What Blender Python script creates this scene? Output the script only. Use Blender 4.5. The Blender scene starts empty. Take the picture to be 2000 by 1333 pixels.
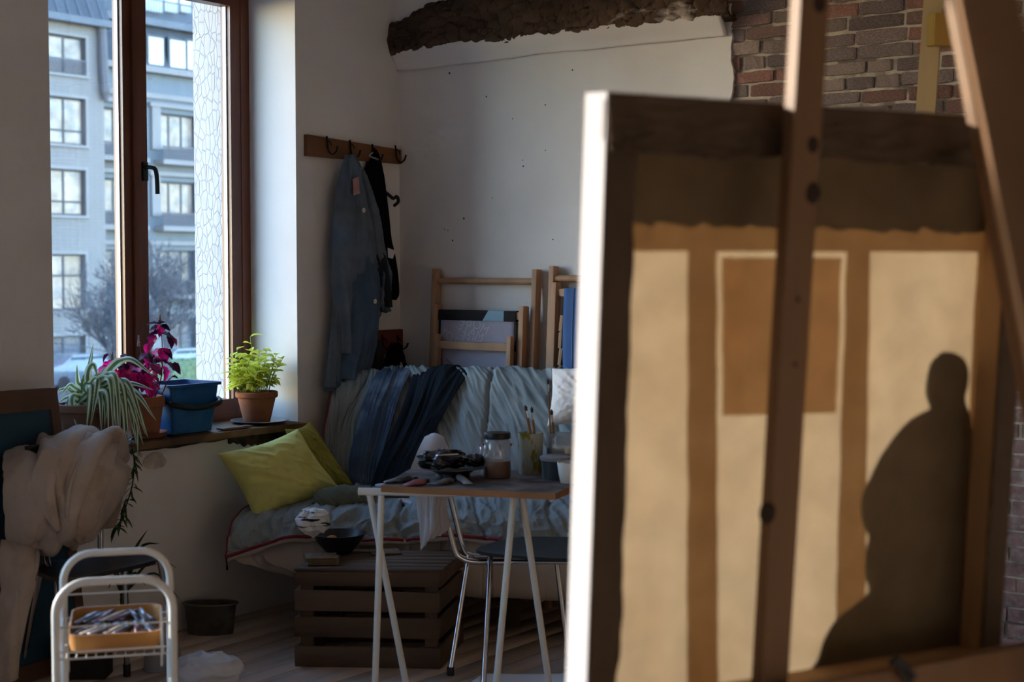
import bpy, bmesh, math, random
import numpy as np
from mathutils import Vector as V, Matrix, noise

# ------------------------------------------------------------------ camera
scene = bpy.context.scene
FPX = 2917.0                      # focal length in pixels of the 2000 x 1333 frame
HORIZON = 520.0
PITCH = math.atan((666.5 - HORIZON) / FPX)
CAM = V((0, 0, 1.5))
cam_data = bpy.data.cameras.new('camera')
cam_data.sensor_width = 36.0
cam_data.lens = FPX / 2000.0 * 36.0
cam_data.clip_start = 0.05
cam_data.clip_end = 400
cam_data.dof.use_dof = True
cam_data.dof.focus_distance = 6.6
cam_data.dof.aperture_fstop = 3.6
cam = bpy.data.objects.new('camera', cam_data)
scene.collection.objects.link(cam)
cam.location = CAM
cam.rotation_euler = (math.pi / 2 - PITCH, 0, 0)
scene.camera = cam

# ------------------------------------------------------------------ light
world = bpy.data.worlds.new('World')
scene.world = world
world.use_nodes = True
bg = world.node_tree.nodes['Background']
SUN_ELEV = math.radians(13.0)
sky = world.node_tree.nodes.new('ShaderNodeTexSky')
sky.sky_type = 'NISHITA'
sky.sun_disc = False
sky.sun_elevation = SUN_ELEV
sky.sun_rotation = math.atan2(-0.954, 0.300)
sky.air_density = 1.0
sky.dust_density = 0.25
sky.ozone_density = 3.2
world.node_tree.links.new(sky.outputs[0], bg.inputs[0])
bg.inputs[1].default_value = 1.05
sun_data = bpy.data.lights.new('sun', 'SUN')
sun_data.energy = 4.8
sun_data.color = (1.0, 0.86, 0.70)
sun_data.angle = math.radians(0.5)
sun = bpy.data.objects.new('sun', sun_data)
scene.collection.objects.link(sun)
sun.location = (-20, 8, 9)
sun_dir = V((0.954 * math.cos(SUN_ELEV), -0.300 * math.cos(SUN_ELEV), -math.sin(SUN_ELEV)))
sun.rotation_euler = sun_dir.to_track_quat('-Z', 'Y').to_euler()
vs = scene.view_settings
vs.view_transform = 'Standard'
vs.look = 'None'
vs.exposure = 1.18
vs.gamma = 1.0
vs.use_curve_mapping = False
scene.cycles.use_denoising = True
scene.cycles.max_bounces = 8
scene.cycles.diffuse_bounces = 5
scene.cycles.use_adaptive_sampling = True
scene.cycles.adaptive_threshold = 0.06
scene.cycles.adaptive_min_samples = 16
scene.cycles.transparent_max_bounces = 16
scene.cycles.sample_clamp_indirect = 8
scene.cycles.caustics_reflective = False
scene.cycles.caustics_refractive = False

# ------------------------------------------------------------------ geometry helpers
rnd = random.Random(7)
_sp, _cp = math.sin(PITCH), math.cos(PITCH)


def ray(px, py):
    X = (px - 1000.0) / FPX
    Y = (666.5 - py) / FPX
    return V((X, _cp + Y * _sp, -_sp + Y * _cp))


def P(px, py, D):
    """World point seen at a photograph pixel, D metres in front of the camera."""
    d = ray(px, py)
    return CAM + d * (D / d.y)


def hitz(px, py, z):
    d = ray(px, py)
    return CAM + d * ((z - CAM.z) / d.z)


OC = V((-0.542, 7.224, 0))        # the room's far left corner
EA = V((0.809, -0.588, 0)).normalized()     # along the back wall, to the right
EB = V((-0.588, -0.809, 0)).normalized()    # along the window wall, towards the camera
ROOM_ANG = math.atan2(EA.y, EA.x)


def R(a, b, z):
    return OC + EA * a + EB * b + V((0, 0, z))


def toR(p):
    q = p - OC
    return q.dot(EA), q.dot(EB), p.z


def hita(px, py, a):
    d = ray(px, py)
    return CAM + d * ((a - (CAM - OC).dot(EA)) / d.dot(EA))


def hitb(px, py, b):
    d = ray(px, py)
    return CAM + d * ((b - (CAM - OC).dot(EB)) / d.dot(EB))


def hitp(px, py, p0, n):
    d = ray(px, py)
    return CAM + d * ((p0 - CAM).dot(n) / d.dot(n))


def crom(pts, n):
    """Catmull-Rom resample of a list of points (any dimension) to n points."""
    p = np.array([list(q) for q in pts], float)
    m = len(p)
    if m == 2:
        t = np.linspace(0, 1, n)[:, None]
        return p[0] * (1 - t) + p[1] * t
    e = np.vstack([2 * p[0] - p[1], p, 2 * p[-1] - p[-2]])
    t = np.linspace(0, m - 1, n)
    i = np.minimum(t.astype(int), m - 2)
    f = (t - i)[:, None]
    a, b, c, d = e[i], e[i + 1], e[i + 2], e[i + 3]
    return 0.5 * (2 * b + (c - a) * f + (2 * a - 5 * b + 4 * c - d) * f ** 2 + (3 * b - a - 3 * c + d) * f ** 3)


def curve(pts, n):
    return [V(q) for q in crom(pts, n)]


class MB:
    def __init__(s):
        s.v, s.f, s.m = [], [], []

    def add(s, vs_, fs, m=0):
        o = len(s.v)
        s.v += [tuple(q) for q in vs_]
        s.f += [tuple(i + o for i in f) for f in fs]
        s.m += [m] * len(fs)
        return s

    def hexa(s, q, m=0):
        """q: 4 bottom + 4 top corners, both counter-clockwise."""
        return s.add(q, [(3, 2, 1, 0), (4, 5, 6, 7), (0, 1, 5, 4), (1, 2, 6, 5), (2, 3, 7, 6), (3, 0, 4, 7)], m)

    def box(s, c, size, ax=None, m=0):
        ax = ax or (V((1, 0, 0)), V((0, 1, 0)), V((0, 0, 1)))
        c = V(c)
        h = [ax[i] * (size[i] / 2) for i in range(3)]
        q = [c - h[0] - h[1] - h[2], c + h[0] - h[1] - h[2], c + h[0] + h[1] - h[2], c - h[0] + h[1] - h[2],
             c - h[0] - h[1] + h[2], c + h[0] - h[1] + h[2], c + h[0] + h[1] + h[2], c - h[0] + h[1] + h[2]]
        return s.hexa(q, m)

    def rbox(s, a0, a1, b0, b1, z0, z1, m=0):
        """Box in room coordinates."""
        q = [R(a0, b0, z0), R(a0, b1, z0), R(a1, b1, z0), R(a1, b0, z0), R(a0, b0, z1), R(a0, b1, z1), R(a1, b1, z1), R(a1, b0, z1)]
        return s.hexa(q, m)

    def beam(s, p0, p1, w, h, up=(0, 0, 1), m=0):
        p0, p1 = V(p0), V(p1)
        d = (p1 - p0)
        L = d.length
        d.normalize()
        side = d.cross(V(up)).normalized()
        u = side.cross(d).normalized()
        return s.box((p0 + p1) / 2, (L, w, h), (d, side, u), m)

    def tube(s, pts, r, n=10, closed=False, m=0, cap=True):
        pts = [V(p) for p in pts]
        k = len(pts)
        rr = r if hasattr(r, '__len__') else [r] * k
        T = []
        for i in range(k):
            a = pts[(i - 1) % k] if (closed or i > 0) else pts[i]
            b = pts[(i + 1) % k] if (closed or i < k - 1) else pts[i]
            T.append((b - a).normalized())
        x = T[0].orthogonal().normalized()
        vs_, fs = [], []
        for i in range(k):
            x = (x - T[i] * x.dot(T[i])).normalized()
            y = T[i].cross(x)
            for j in range(n):
                t = 2 * math.pi * j / n
                vs_.append(pts[i] + (x * math.cos(t) + y * math.sin(t)) * rr[i])
        for i in range(k if closed else k - 1):
            i2 = (i + 1) % k
            for j in range(n):
                j2 = (j + 1) % n
                fs.append((i * n + j, i * n + j2, i2 * n + j2, i2 * n + j))
        if cap and not closed:
            fs.append(tuple(range(n - 1, -1, -1)))
            fs.append(tuple((k - 1) * n + j for j in range(n)))
        return s.add(vs_, fs, m)

    def lathe(s, prof, c, n=32, m=0, ax=None, closed=False):
        """prof: (radius, height) list, bottom to top on the outside."""
        c = V(c)
        ax = ax or (V((1, 0, 0)), V((0, 1, 0)), V((0, 0, 1)))
        vs_, fs = [], []
        for r, z in prof:
            for j in range(n):
                t = 2 * math.pi * j / n
                vs_.append(c + ax[0] * (r * math.cos(t)) + ax[1] * (r * math.sin(t)) + ax[2] * z)
        for i in range(len(prof) - 1):
            for j in range(n):
                j2 = (j + 1) % n
                fs.append((i * n + j, i * n + j2, (i + 1) * n + j2, (i + 1) * n + j))
        if prof[0][0] > 1e-5:
            fs.append(tuple(range(n - 1, -1, -1)))
        if prof[-1][0] > 1e-5:
            fs.append(tuple((len(prof) - 1) * n + j for j in range(n)))
        return s.add(vs_, fs, m)

    def prism(s, poly, z0, z1, frame, m=0):
        """poly: 2-D outline (ccw); frame(x, y, z) -> point."""
        n = len(poly)
        vs_ = [frame(x, y, z0) for x, y in poly] + [frame(x, y, z1) for x, y in poly]
        fs = [tuple(range(n - 1, -1, -1)), tuple(range(n, 2 * n))]
        fs += [(i, (i + 1) % n, n + (i + 1) % n, n + i) for i in range(n)]
        return s.add(vs_, fs, m)

    def sheet(s, G, thick, m=0, flip=False):
        """G: (nv, nu, 3) array of points; a closed sheet of the given thickness."""
        nv, nu = G.shape[:2]
        du = np.gradient(G, axis=1)
        dv = np.gradient(G, axis=0)
        N = np.cross(du, dv)
        N /= np.maximum(np.linalg.norm(N, axis=2, keepdims=True), 1e-9)
        if flip:
            N = -N
        B = G - N * thick
        vs_ = [tuple(p) for p in G.reshape(-1, 3)] + [tuple(p) for p in B.reshape(-1, 3)]
        k = nv * nu
        fs = []
        for i in range(nv - 1):
            for j in range(nu - 1):
                a, b, c, d = i * nu + j, i * nu + j + 1, (i + 1) * nu + j + 1, (i + 1) * nu + j
                q = (a, b, c, d)
                fs.append(q[::-1] if flip else q)
                fs.append(tuple(x + k for x in (q if flip else q[::-1])))
        rim = [j for j in range(nu)] + [i * nu + nu - 1 for i in range(1, nv)] + [(nv - 1) * nu + j for j in range(nu - 2, -1, -1)] + [i * nu for i in range(nv - 2, 0, -1)]
        for i in range(len(rim)):
            a, b = rim[i], rim[(i + 1) % len(rim)]
            q = (a, a + k, b + k, b)
            fs.append(q[::-1] if flip else q)
        return s.add(vs_, fs, m)


def patch(rows, nu, nv, disp=None, flip=False):
    """Smooth surface through rows of control points -> (nv, nu, 3) array, displaced along its normal by disp(u, v)."""
    A = np.array([crom(r, nu) for r in rows])
    G = np.array([crom(A[:, j], nv) for j in range(nu)]).transpose(1, 0, 2)
    if disp:
        N = np.cross(np.gradient(G, axis=1), np.gradient(G, axis=0))
        N /= np.maximum(np.linalg.norm(N, axis=2, keepdims=True), 1e-9)
        if flip:
            N = -N
        h = np.array([[disp(j / (nu - 1), i / (nv - 1), G[i, j]) for j in range(nu)] for i in range(nv)])
        G = G + N * h[:, :, None]
    return G


def nz(x, y, z=0.0):
    return noise.noise(V((x, y, z)))


def ridge(x, y, z=0.0):
    return 1 - 2 * abs(nz(x, y, z)) ** 0.8


# ------------------------------------------------------------------ objects
COL = scene.collection
ORG = {}


def ob(name, mb, mats, parent=None, smooth=False, bev=0.0, base=None, bseg=2):
    """Link a builder as ONE mesh object (vertices given in world space)."""
    if not isinstance(mats, (list, tuple)):
        mats = [mats]
    if parent is not None:
        o0 = ORG[parent.name]
    elif base is not None:
        o0 = V(base)
    else:
        a = np.array(mb.v)
        lo, hi = a.min(0), a.max(0)
        o0 = V(((lo[0] + hi[0]) / 2, (lo[1] + hi[1]) / 2, lo[2]))
    me = bpy.data.meshes.new(name)
    me.from_pydata([(x - o0.x, y - o0.y, z - o0.z) for x, y, z in mb.v], [], mb.f)
    for mm in mats:
        me.materials.append(mm)
    if len(mats) > 1:
        me.polygons.foreach_set('material_index', mb.m)
    if smooth:
        me.polygons.foreach_set('use_smooth', [True] * len(me.polygons))
        if smooth != 'all':
            me.set_sharp_from_angle(angle=math.radians(38))
    me.update()
    o = bpy.data.objects.new(name, me)
    COL.objects.link(o)
    if parent is not None:
        o.parent = parent
    else:
        o.location = o0
    ORG[o.name] = o0
    if bev:
        bm = bmesh.new()
        bm.from_mesh(me)
        bmesh.ops.bevel(bm, geom=list(bm.edges), offset=bev, segments=bseg, affect='EDGES', profile=0.7, clamp_overlap=True)
        bm.to_mesh(me)
        bm.free()
        me.polygons.foreach_set('use_smooth', [True] * len(me.polygons))
        me.set_sharp_from_angle(angle=math.radians(50))
    return o


def tag(o, label=None, cat=None, group=None, kind=None):
    if label:
        o['label'] = label
    if cat:
        o['category'] = cat
    if group:
        o['group'] = group
    if kind:
        o['kind'] = kind
    return o


def thing(name, base, label, cat, group=None):
    o = bpy.data.objects.new(name, None)
    o.empty_display_size = 0.05
    COL.objects.link(o)
    o.location = V(base)
    ORG[o.name] = V(base)
    return tag(o, label, cat, group)


def inst(name, me, parent, loc, rot=None, scale=None):
    """A piece that shares mesh data; loc in world space, parent without rotation."""
    o = bpy.data.objects.new(name, me)
    COL.objects.link(o)
    if parent is not None:
        o.parent = parent
        o.location = V(loc) - ORG[parent.name]
    else:
        o.location = V(loc)
    if rot is not None:
        o.rotation_euler = rot
    if scale is not None:
        o.scale = scale
    ORG[o.name] = V(loc)
    return o


# ------------------------------------------------------------------ materials
def lin(c):
    return tuple((x / 255 / 12.92) if x / 255 <= 0.04045 else ((x / 255 + 0.055) / 1.055) ** 2.4 for x in c)


_M = {}


def mat(name, col, rough=0.6, var=0.15, scale=6.0, bump=0.0, bscale=80.0, metal=0.0, spec=0.4, stretch=(1, 1, 1), rotz=0.0,
        alt=None, altscale=3.0, altlo=0.5, althi=0.6, perobj=0.0, transl=0.0, coat=0.0, detail=4.0):
    """Procedural principled material. col is sRGB 0-255; alt = second colour in noisy patches; perobj = shade change per object."""
    if name in _M:
        return _M[name]
    m = bpy.data.materials.new(name)
    _M[name] = m
    m.use_nodes = True
    nt = m.node_tree
    N, Lk = nt.nodes, nt.links
    b = N['Principled BSDF']
    c = lin(col)
    tc = N.new('ShaderNodeTexCoord')
    mp = N.new('ShaderNodeMapping')
    mp.inputs['Scale'].default_value = stretch
    mp.inputs['Rotation'].default_value = (0, 0, rotz)
    Lk.new(tc.outputs['Object'], mp.inputs['Vector'])
    # rotate before stretching: use vector type so that grain follows the piece
    mp.vector_type = 'TEXTURE' if rotz else 'POINT'
    if rotz:
        mp.inputs['Scale'].default_value = tuple(1 / s for s in stretch)
    n1 = N.new('ShaderNodeTexNoise')
    n1.inputs['Scale'].default_value = scale
    n1.inputs['Detail'].default_value = detail
    Lk.new(mp.outputs['Vector'], n1.inputs['Vector'])
    rg = N.new('ShaderNodeMapRange')
    rg.inputs['From Min'].default_value = 0.3
    rg.inputs['From Max'].default_value = 0.7
    rg.inputs['To Min'].default_value = 1 - var
    rg.inputs['To Max'].default_value = 1 + var
    Lk.new(n1.outputs['Fac'], rg.inputs['Value'])
    val = rg.outputs['Result']
    if perobj:
        oi = N.new('ShaderNodeObjectInfo')
        r2 = N.new('ShaderNodeMapRange')
        r2.inputs['To Min'].default_value = 1 - perobj
        r2.inputs['To Max'].default_value = 1 + perobj
        Lk.new(oi.outputs['Random'], r2.inputs['Value'])
        mu = N.new('ShaderNodeMath')
        mu.operation = 'MULTIPLY'
        Lk.new(val, mu.inputs[0])
        Lk.new(r2.outputs['Result'], mu.inputs[1])
        val = mu.outputs[0]
    base = N.new('ShaderNodeRGB')
    base.outputs[0].default_value = (*c, 1)
    src = base.outputs[0]
    if alt is not None:
        n2 = N.new('ShaderNodeTexNoise')
        n2.inputs['Scale'].default_value = altscale
        n2.inputs['Detail'].default_value = 5
        Lk.new(mp.outputs['Vector'], n2.inputs['Vector'])
        r3 = N.new('ShaderNodeMapRange')
        r3.inputs['From Min'].default_value = altlo
        r3.inputs['From Max'].default_value = althi
        Lk.new(n2.outputs['Fac'], r3.inputs['Value'])
        mx = N.new('ShaderNodeMix')
        mx.data_type = 'RGBA'
        mx.inputs['B'].default_value = (*lin(alt), 1)
        Lk.new(r3.outputs['Result'], mx.inputs['Factor'])
        Lk.new(src, mx.inputs['A'])
        src = mx.outputs['Result']
    sc = N.new('ShaderNodeVectorMath')
    sc.operation = 'SCALE'
    Lk.new(src, sc.inputs[0])
    Lk.new(val, sc.inputs['Scale'])
    Lk.new(sc.outputs[0], b.inputs['Base Color'])
    b.inputs['Roughness'].default_value = rough
    b.inputs['Metallic'].default_value = metal
    b.inputs['Specular IOR Level'].default_value = spec
    b.inputs['Coat Weight'].default_value = coat
    if bump:
        n3 = N.new('ShaderNodeTexNoise')
        n3.inputs['Scale'].default_value = bscale
        n3.inputs['Detail'].default_value = 4
        Lk.new(mp.outputs['Vector'], n3.inputs['Vector'])
        bp = N.new('ShaderNodeBump')
        bp.inputs['Strength'].default_value = bump
        bp.inputs['Distance'].default_value = 0.004
        Lk.new(n3.outputs['Fac'], bp.inputs['Height'])
        Lk.new(bp.outputs['Normal'], b.inputs['Normal'])
    if transl:
        tr = N.new('ShaderNodeBsdfTranslucent')
        Lk.new(sc.outputs[0], tr.inputs['Color'])
        mxs = N.new('ShaderNodeMixShader')
        mxs.inputs['Fac'].default_value = transl
        Lk.new(b.outputs[0], mxs.inputs[1])
        Lk.new(tr.outputs[0], mxs.inputs[2])
        Lk.new(mxs.outputs[0], N['Material Output'].inputs['Surface'])
    return m


def glass_mat(name, tint=(1, 1, 1), gloss=0.07, haze=0.0, hazecol=(1, 1, 1), rough=0.02, hazevar=0.7):
    """Thin glass: clear transmission, a little reflection, a little dust."""
    if name in _M:
        return _M[name]
    m = bpy.data.materials.new(name)
    _M[name] = m
    m.use_nodes = True
    N, Lk = m.node_tree.nodes, m.node_tree.links
    N.remove(N['Principled BSDF'])
    t = N.new('ShaderNodeBsdfTransparent')
    t.inputs['Color'].default_value = (*tint, 1)
    g = N.new('ShaderNodeBsdfGlossy')
    g.inputs['Roughness'].default_value = rough
    a = N.new('ShaderNodeMixShader')
    a.inputs['Fac'].default_value = gloss
    Lk.new(t.outputs[0], a.inputs[1])
    Lk.new(g.outputs[0], a.inputs[2])
    out = a.outputs[0]
    if haze:
        d = N.new('ShaderNodeBsdfDiffuse')
        d.inputs['Color'].default_value = (*hazecol, 1)
        tl = N.new('ShaderNodeBsdfTranslucent')
        tl.inputs['Color'].default_value = (*hazecol, 1)
        dd = N.new('ShaderNodeMixShader')
        Lk.new(d.outputs[0], dd.inputs[1])
        Lk.new(tl.outputs[0], dd.inputs[2])
        n1 = N.new('ShaderNodeTexNoise')
        n1.inputs['Scale'].default_value = 9
        n1.inputs['Detail'].default_value = 8
        r = N.new('ShaderNodeMapRange')
        r.inputs['From Min'].default_value = 0.35
        r.inputs['From Max'].default_value = 0.75
        r.inputs['To Min'].default_value = haze * (1 - hazevar)
        r.inputs['To Max'].default_value = haze * (1 + hazevar)
        Lk.new(n1.outputs['Fac'], r.inputs['Value'])
        c = N.new('ShaderNodeMixShader')
        Lk.new(r.outputs['Result'], c.inputs['Fac'])
        Lk.new(out, c.inputs[1])
        Lk.new(dd.outputs[0], c.inputs[2])
        out = c.outputs[0]
    Lk.new(out, N['Material Output'].inputs['Surface'])
    return m


PLASTER = mat('white_plaster', (228, 225, 224), 0.85, 0.05, 2.2, 0.25, 30, spec=0.2, alt=(214, 209, 206), altscale=1.3, altlo=0.5, althi=0.75)
DARKWOOD = mat('window_wood', (104, 56, 34), 0.4, 0.25, 14, 0.15, 60, stretch=(1, 1, 0.06), coat=0.1)
CHROME = mat('chrome', (205, 205, 210), 0.12, 0.03, 10, metal=1.0)
BLACKLAM = mat('black_laminate', (22, 22, 24), 0.42, 0.15, 8, stretch=(1, 1, 1), spec=0.5)
WHITEPAINT = mat('white_enamel', (222, 220, 214), 0.4, 0.04, 12, 0.05, 40)
BLACKPL = mat('black_plastic', (16, 16, 17), 0.45, 0.1)
IRON = mat('dark_iron', (30, 27, 25), 0.45, 0.2, metal=0.6)
# ------------------------------------------------------------------ the room shell
CEIL = 3.15
WT = 0.60                       # thickness of the window wall
W1 = (0.707, 2.007)             # window_1 opening along the wall
W2 = (3.80, 5.55)               # window_2, nearer than the picture's edge
W3 = (5.95, 8.30)             # unseen window added beside the camera to let in fill light
SILL, HEAD, HEAD2 = 0.775, 2.83, 3.09
WROT = ROOM_ANG


def wall_cells(mb, b_edges, z_edges, holes, a0, a1):
    for i in range(len(b_edges) - 1):
        for j in range(len(z_edges) - 1):
            b0, b1, z0, z1 = b_edges[i], b_edges[i + 1], z_edges[j], z_edges[j + 1]
            bm_, zm = (b0 + b1) / 2, (z0 + z1) / 2
            if any(h[0] < bm_ < h[1] and h[2] < zm < h[3] for h in holes):
                continue
            mb.rbox(a0, a1, b0, b1, z0, z1)


mb = MB()
wall_cells(mb, [-0.4, W1[0], W1[1], W2[0], W2[1], W3[0], W3[1], 9.0], [0, SILL, HEAD, HEAD2, CEIL], [(W1[0], W1[1], SILL, HEAD), (W2[0], W2[1], SILL, HEAD2), (W3[0], W3[1], SILL, HEAD2)], -WT, 0.0)
wall_left = tag(ob('wall_left', mb, PLASTER), kind='structure')

# chipped plaster and dark masonry under the sill
BARE = mat('bare_masonry', (74, 60, 50), 0.95, 0.4, 30, 0.8, 60, alt=(34, 28, 25), altscale=12)
for (c0, c1, dz, sd) in ((0.725, 1.13, 0.052, 3), (1.13, 1.95, 0.016, 9)):
    mb = MB()
    n = 40
    poly = []
    for i in range(n + 1):
        t = i / n
        poly.append((c0 + (c1 - c0) * t, SILL - dz * (0.35 + 0.9 * abs(nz(t * 7, sd, 0.2)) + 0.5 * math.sin(math.pi * t))))
    poly += [(c1, SILL + 0.004), (c0, SILL + 0.004)]
    mb.prism(poly, -0.004, 0.0025, lambda x, y, z: R(z, x, y))
    o = ob('bare_masonry', mb, BARE, wall_left)
mb = MB()
pl = [(1.53 + 0.06 * math.cos(t) * (1 + 0.25 * nz(math.cos(t), math.sin(t), 1)), 0.715 + 0.035 * math.sin(t) * (1 + 0.3 * nz(math.cos(t) * 2, math.sin(t) * 2, 5))) for t in [i * 2 * math.pi / 26 for i in range(26)]]
mb.prism(pl, -0.003, 0.003, lambda x, y, z: R(z, x, y))
ob('plaster_chip', mb, mat('old_plaster', (192, 182, 170), 0.95, 0.25, 25, 0.6, 50), wall_left)

# back wall: masonry core, plaster coat that ends in a ragged edge, bare bricks, old beam
MORTAR = mat('lime_mortar', (196, 184, 168), 0.95, 0.22, 18, 0.9, 45, alt=(120, 110, 100), altscale=9)
mb = MB()
mb.rbox(-0.4, 8.0, -0.45, -0.019, 0, CEIL)
wall_back = tag(ob('wall_back', mb, MORTAR), kind='structure')
BRK = 1.775
BEAM_LO = 2.525


def ragged(z0, z1, sd, amp=0.022):
    n = max(8, int((z1 - z0) / 0.018))
    return [(BRK + 0.004 * math.sin(3 * z) + amp * nz(z * 9, sd, 0.3) + 0.5 * amp * nz(z * 31, sd, 2.0), z) for z in [z0 + (z1 - z0) * i / n for i in range(n + 1)]]


def plaster_sheet(name, z0, z1, b0, b1, sd):
    mb = MB()
    edge = ragged(z0, z1, sd)
    poly = [(0.0, z0)] + edge + [(0.0, z1)]
    mb.prism(poly, b0, b1, lambda x, y, z: R(x, z, y))
    return ob(name, mb, PLASTER, wall_back)


plaster_sheet('plaster_coat', 0.0, BEAM_LO + 0.05, -0.03, 0.0, 1.0)
plaster_sheet('plaster_coat', BEAM_LO + 0.12, CEIL, -0.03, 0.03, 4.0)
# plaster fillet swept up to the beam
rows = []
for k, (bb, zz) in enumerate(((0.0005, -0.075), (0.012, -0.045), (0.040, -0.012), (0.045, 0.01))):
    rows.append([R(a, bb, BEAM_LO + zz + 0.012 * nz(a * 3, k * 0.4, 7) * (1 if k < 2 else 0.3) - 0.012 * (1 - min(1, a)) * (k < 2)) for a in np.linspace(0, BRK - 0.01, 14)])
mb = MB()
mb.sheet(patch(rows, 120, 12, flip=True), 0.02, flip=True)
ob('plaster_fillet', mb, PLASTER, wall_back, smooth='all')

# the beam: rough, tapering to the left, patched with old lime
BEAMM = mat('old_beam_wood', (74, 57, 44), 0.9, 0.5, 9, 1.0, 26, stretch=(0.35, 0.35, 1), rotz=0, alt=(168, 158, 148), altscale=7, altlo=0.63, althi=0.67, detail=8)
rows = []
prof = [(-0.02, 0.0), (0.30, 0.0), (0.85, 0.03), (1.0, 0.3), (0.95, 0.62), (0.86, 0.9), (0.55, 1.0), (-0.02, 1.0)]
st = np.linspace(-0.04, BRK + 0.02, 46)
for (d, h) in prof:
    row = []
    for a in st:
        top = np.interp(a, [0, 0.1, 0.25, 0.45, 0.8, 1.8], [0.125, 0.135, 0.175, 0.215, 0.25, 0.27])
        low = BEAM_LO + 0.012 * nz(a * 4, 2.2)
        wob = 0.018 * nz(a * 6, h * 5, d * 3) + 0.010 * nz(a * 17, h * 11, d * 7)
        row.append(R(a, 0.062 * d + wob * 0.8, low + h * (top + 0.03 * nz(a * 5, 9.1)) + wob))
    rows.append(row)


def bark(u, v, p):
    return 0.010 * nz(u * 42, v * 10, 1) + 0.008 * ridge(u * 24, v * 16, 4) + 0.004 * nz(u * 130, v * 40, 2)


mb = MB()
mb.sheet(patch(rows, 420, 64, bark, flip=True), 0.02, flip=True)
beam = ob('wooden_beam', mb, BEAMM, smooth='all')
tag(beam, 'rough dark old timber beam set across the top of the white wall', 'beam')

# bricks, one by one
BRICKS = []
for k, c in enumerate(((144, 102, 94), (154, 122, 116), (140, 122, 120), (154, 108, 98), (136, 118, 116), (156, 138, 132), (128, 112, 112))):
    BRICKS.append(mat('brick_%d' % k, c, 0.95, 0.35, 22, 0.9, 70, perobj=0.3, alt=(176, 164, 154), altscale=30, altlo=0.52, althi=0.7))


def brick_mesh(sd):
    bm = bmesh.new()
    bmesh.ops.create_cube(bm, size=1.0)
    for v in bm.verts:
        v.co = V((v.co.x, v.co.y, v.co.z))
    bmesh.ops.subdivide_edges(bm, edges=[e for e in bm.edges if abs(e.verts[0].co.x - e.verts[1].co.x) > 0.5], cuts=3, use_grid_fill=True)
    for v in bm.verts:
        v.co.x += 0.035 * nz(v.co.x * 3 + sd, v.co.y * 3, v.co.z * 3)
        v.co.z += 0.10 * nz(v.co.x * 3 + sd * 3.7, v.co.y * 3, v.co.z * 3 + 5)
        v.co.y += 0.10 * nz(v.co.x * 4, v.co.y * 4 + sd * 1.9, v.co.z * 4)
    bmesh.ops.bevel(bm, geom=[e for e in bm.edges if e.calc_face_angle(0) > 0.8], offset=0.05, segments=1, affect='EDGES')
    me = bpy.data.meshes.new('brick')
    bm.to_mesh(me)
    bm.free()
    return me


brick_me = [[None] * 4 for _ in BRICKS]
for i, mm in enumerate(BRICKS):
    for j in range(4):
        me = brick_mesh(i * 7.3 + j * 2.1)
        me.materials.append(mm)
        brick_me[i][j] = me
COURSE, BL, BH, GAP = 0.0575, 0.205, 0.048, 0.011
ncourse = int((CEIL) / COURSE)
low = MB()
nb = 0
for k in range(ncourse):
    z = (k + 0.5) * COURSE
    off = (0.0 if k % 2 else 0.5 * (BL + GAP)) + 0.02 * rnd.random()
    a = BRK - 0.02 - off
    while a < 3.55:
        L = BL * rnd.uniform(0.8, 1.08) * (0.5 if rnd.random() < 0.13 else 1)
        a0, a1 = max(a, BRK - 0.045), a + L
        a = a1 + GAP * rnd.uniform(0.7, 1.4)
        if a1 - a0 < 0.04:
            continue
        am = (a0 + a1) / 2
        if 1.40 < z < 2.86:
            i = rnd.randrange(len(BRICKS))
            inst('brick', brick_me[i][rnd.randrange(4)], wall_back, R(am, -0.035 + rnd.uniform(-0.005, 0.004), z + rnd.uniform(-0.002, 0.002)),
                 (rnd.uniform(-0.02, 0.02), rnd.uniform(-0.012, 0.012), ROOM_ANG + rnd.uniform(-0.012, 0.012)), (a1 - a0, 0.05, BH * rnd.uniform(0.9, 1.06)))
            nb += 1
        else:
            low.rbox(a0, a1, -0.06, -0.012, z - BH / 2, z + BH / 2)
tag(ob('brickwork', low, BRICKS[1], wall_back), kind='stuff')
SPECK = mat('wall_speck', (70, 62, 58), 0.9, 0.2)
for (x, y, s) in ((878, 143, 4), (1022, 325, 3), (906, 427, 4), (875, 450, 2.5), (1021, 313, 2), (950, 189, 3), (1065, 294, 2), (884, 470, 3), (1001, 232, 2), (1080, 468, 2.5), (962, 387, 2), (1065, 205, 2.5), (1118, 137, 3), (868, 448, 2)):
    p = hitb(x, y, 0.0)
    mb = MB(); mb.lathe([(0.0002, 0.0), (s / 2917 * 6.9 * 0.6, 0.0004), (0.0002, 0.001)], p, 7, ax=(EA, V((0, 0, 1)), EB))
    ob('speck', mb, SPECK, wall_back)

# ceiling, other walls
mb = MB(); mb.rbox(-0.6, 8.0, -0.45, 9.0, CEIL, CEIL + 0.2)
tag(ob('ceiling', mb, PLASTER), kind='structure')
mb = MB(); mb.rbox(7.6, 7.9, -0.4, 9.0, 0, CEIL)
tag(ob('wall_right', mb, mat('grey_plaster', (186, 178, 170), 0.9, 0.08, 3)), kind='structure')
mb = MB(); mb.rbox(-0.6, 7.9, 8.6, 9.0, 0, CEIL)
tag(ob('wall_front', mb, mat('grey_plaster', (186, 178, 170), 0.9, 0.08, 3)), kind='structure')

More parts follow.
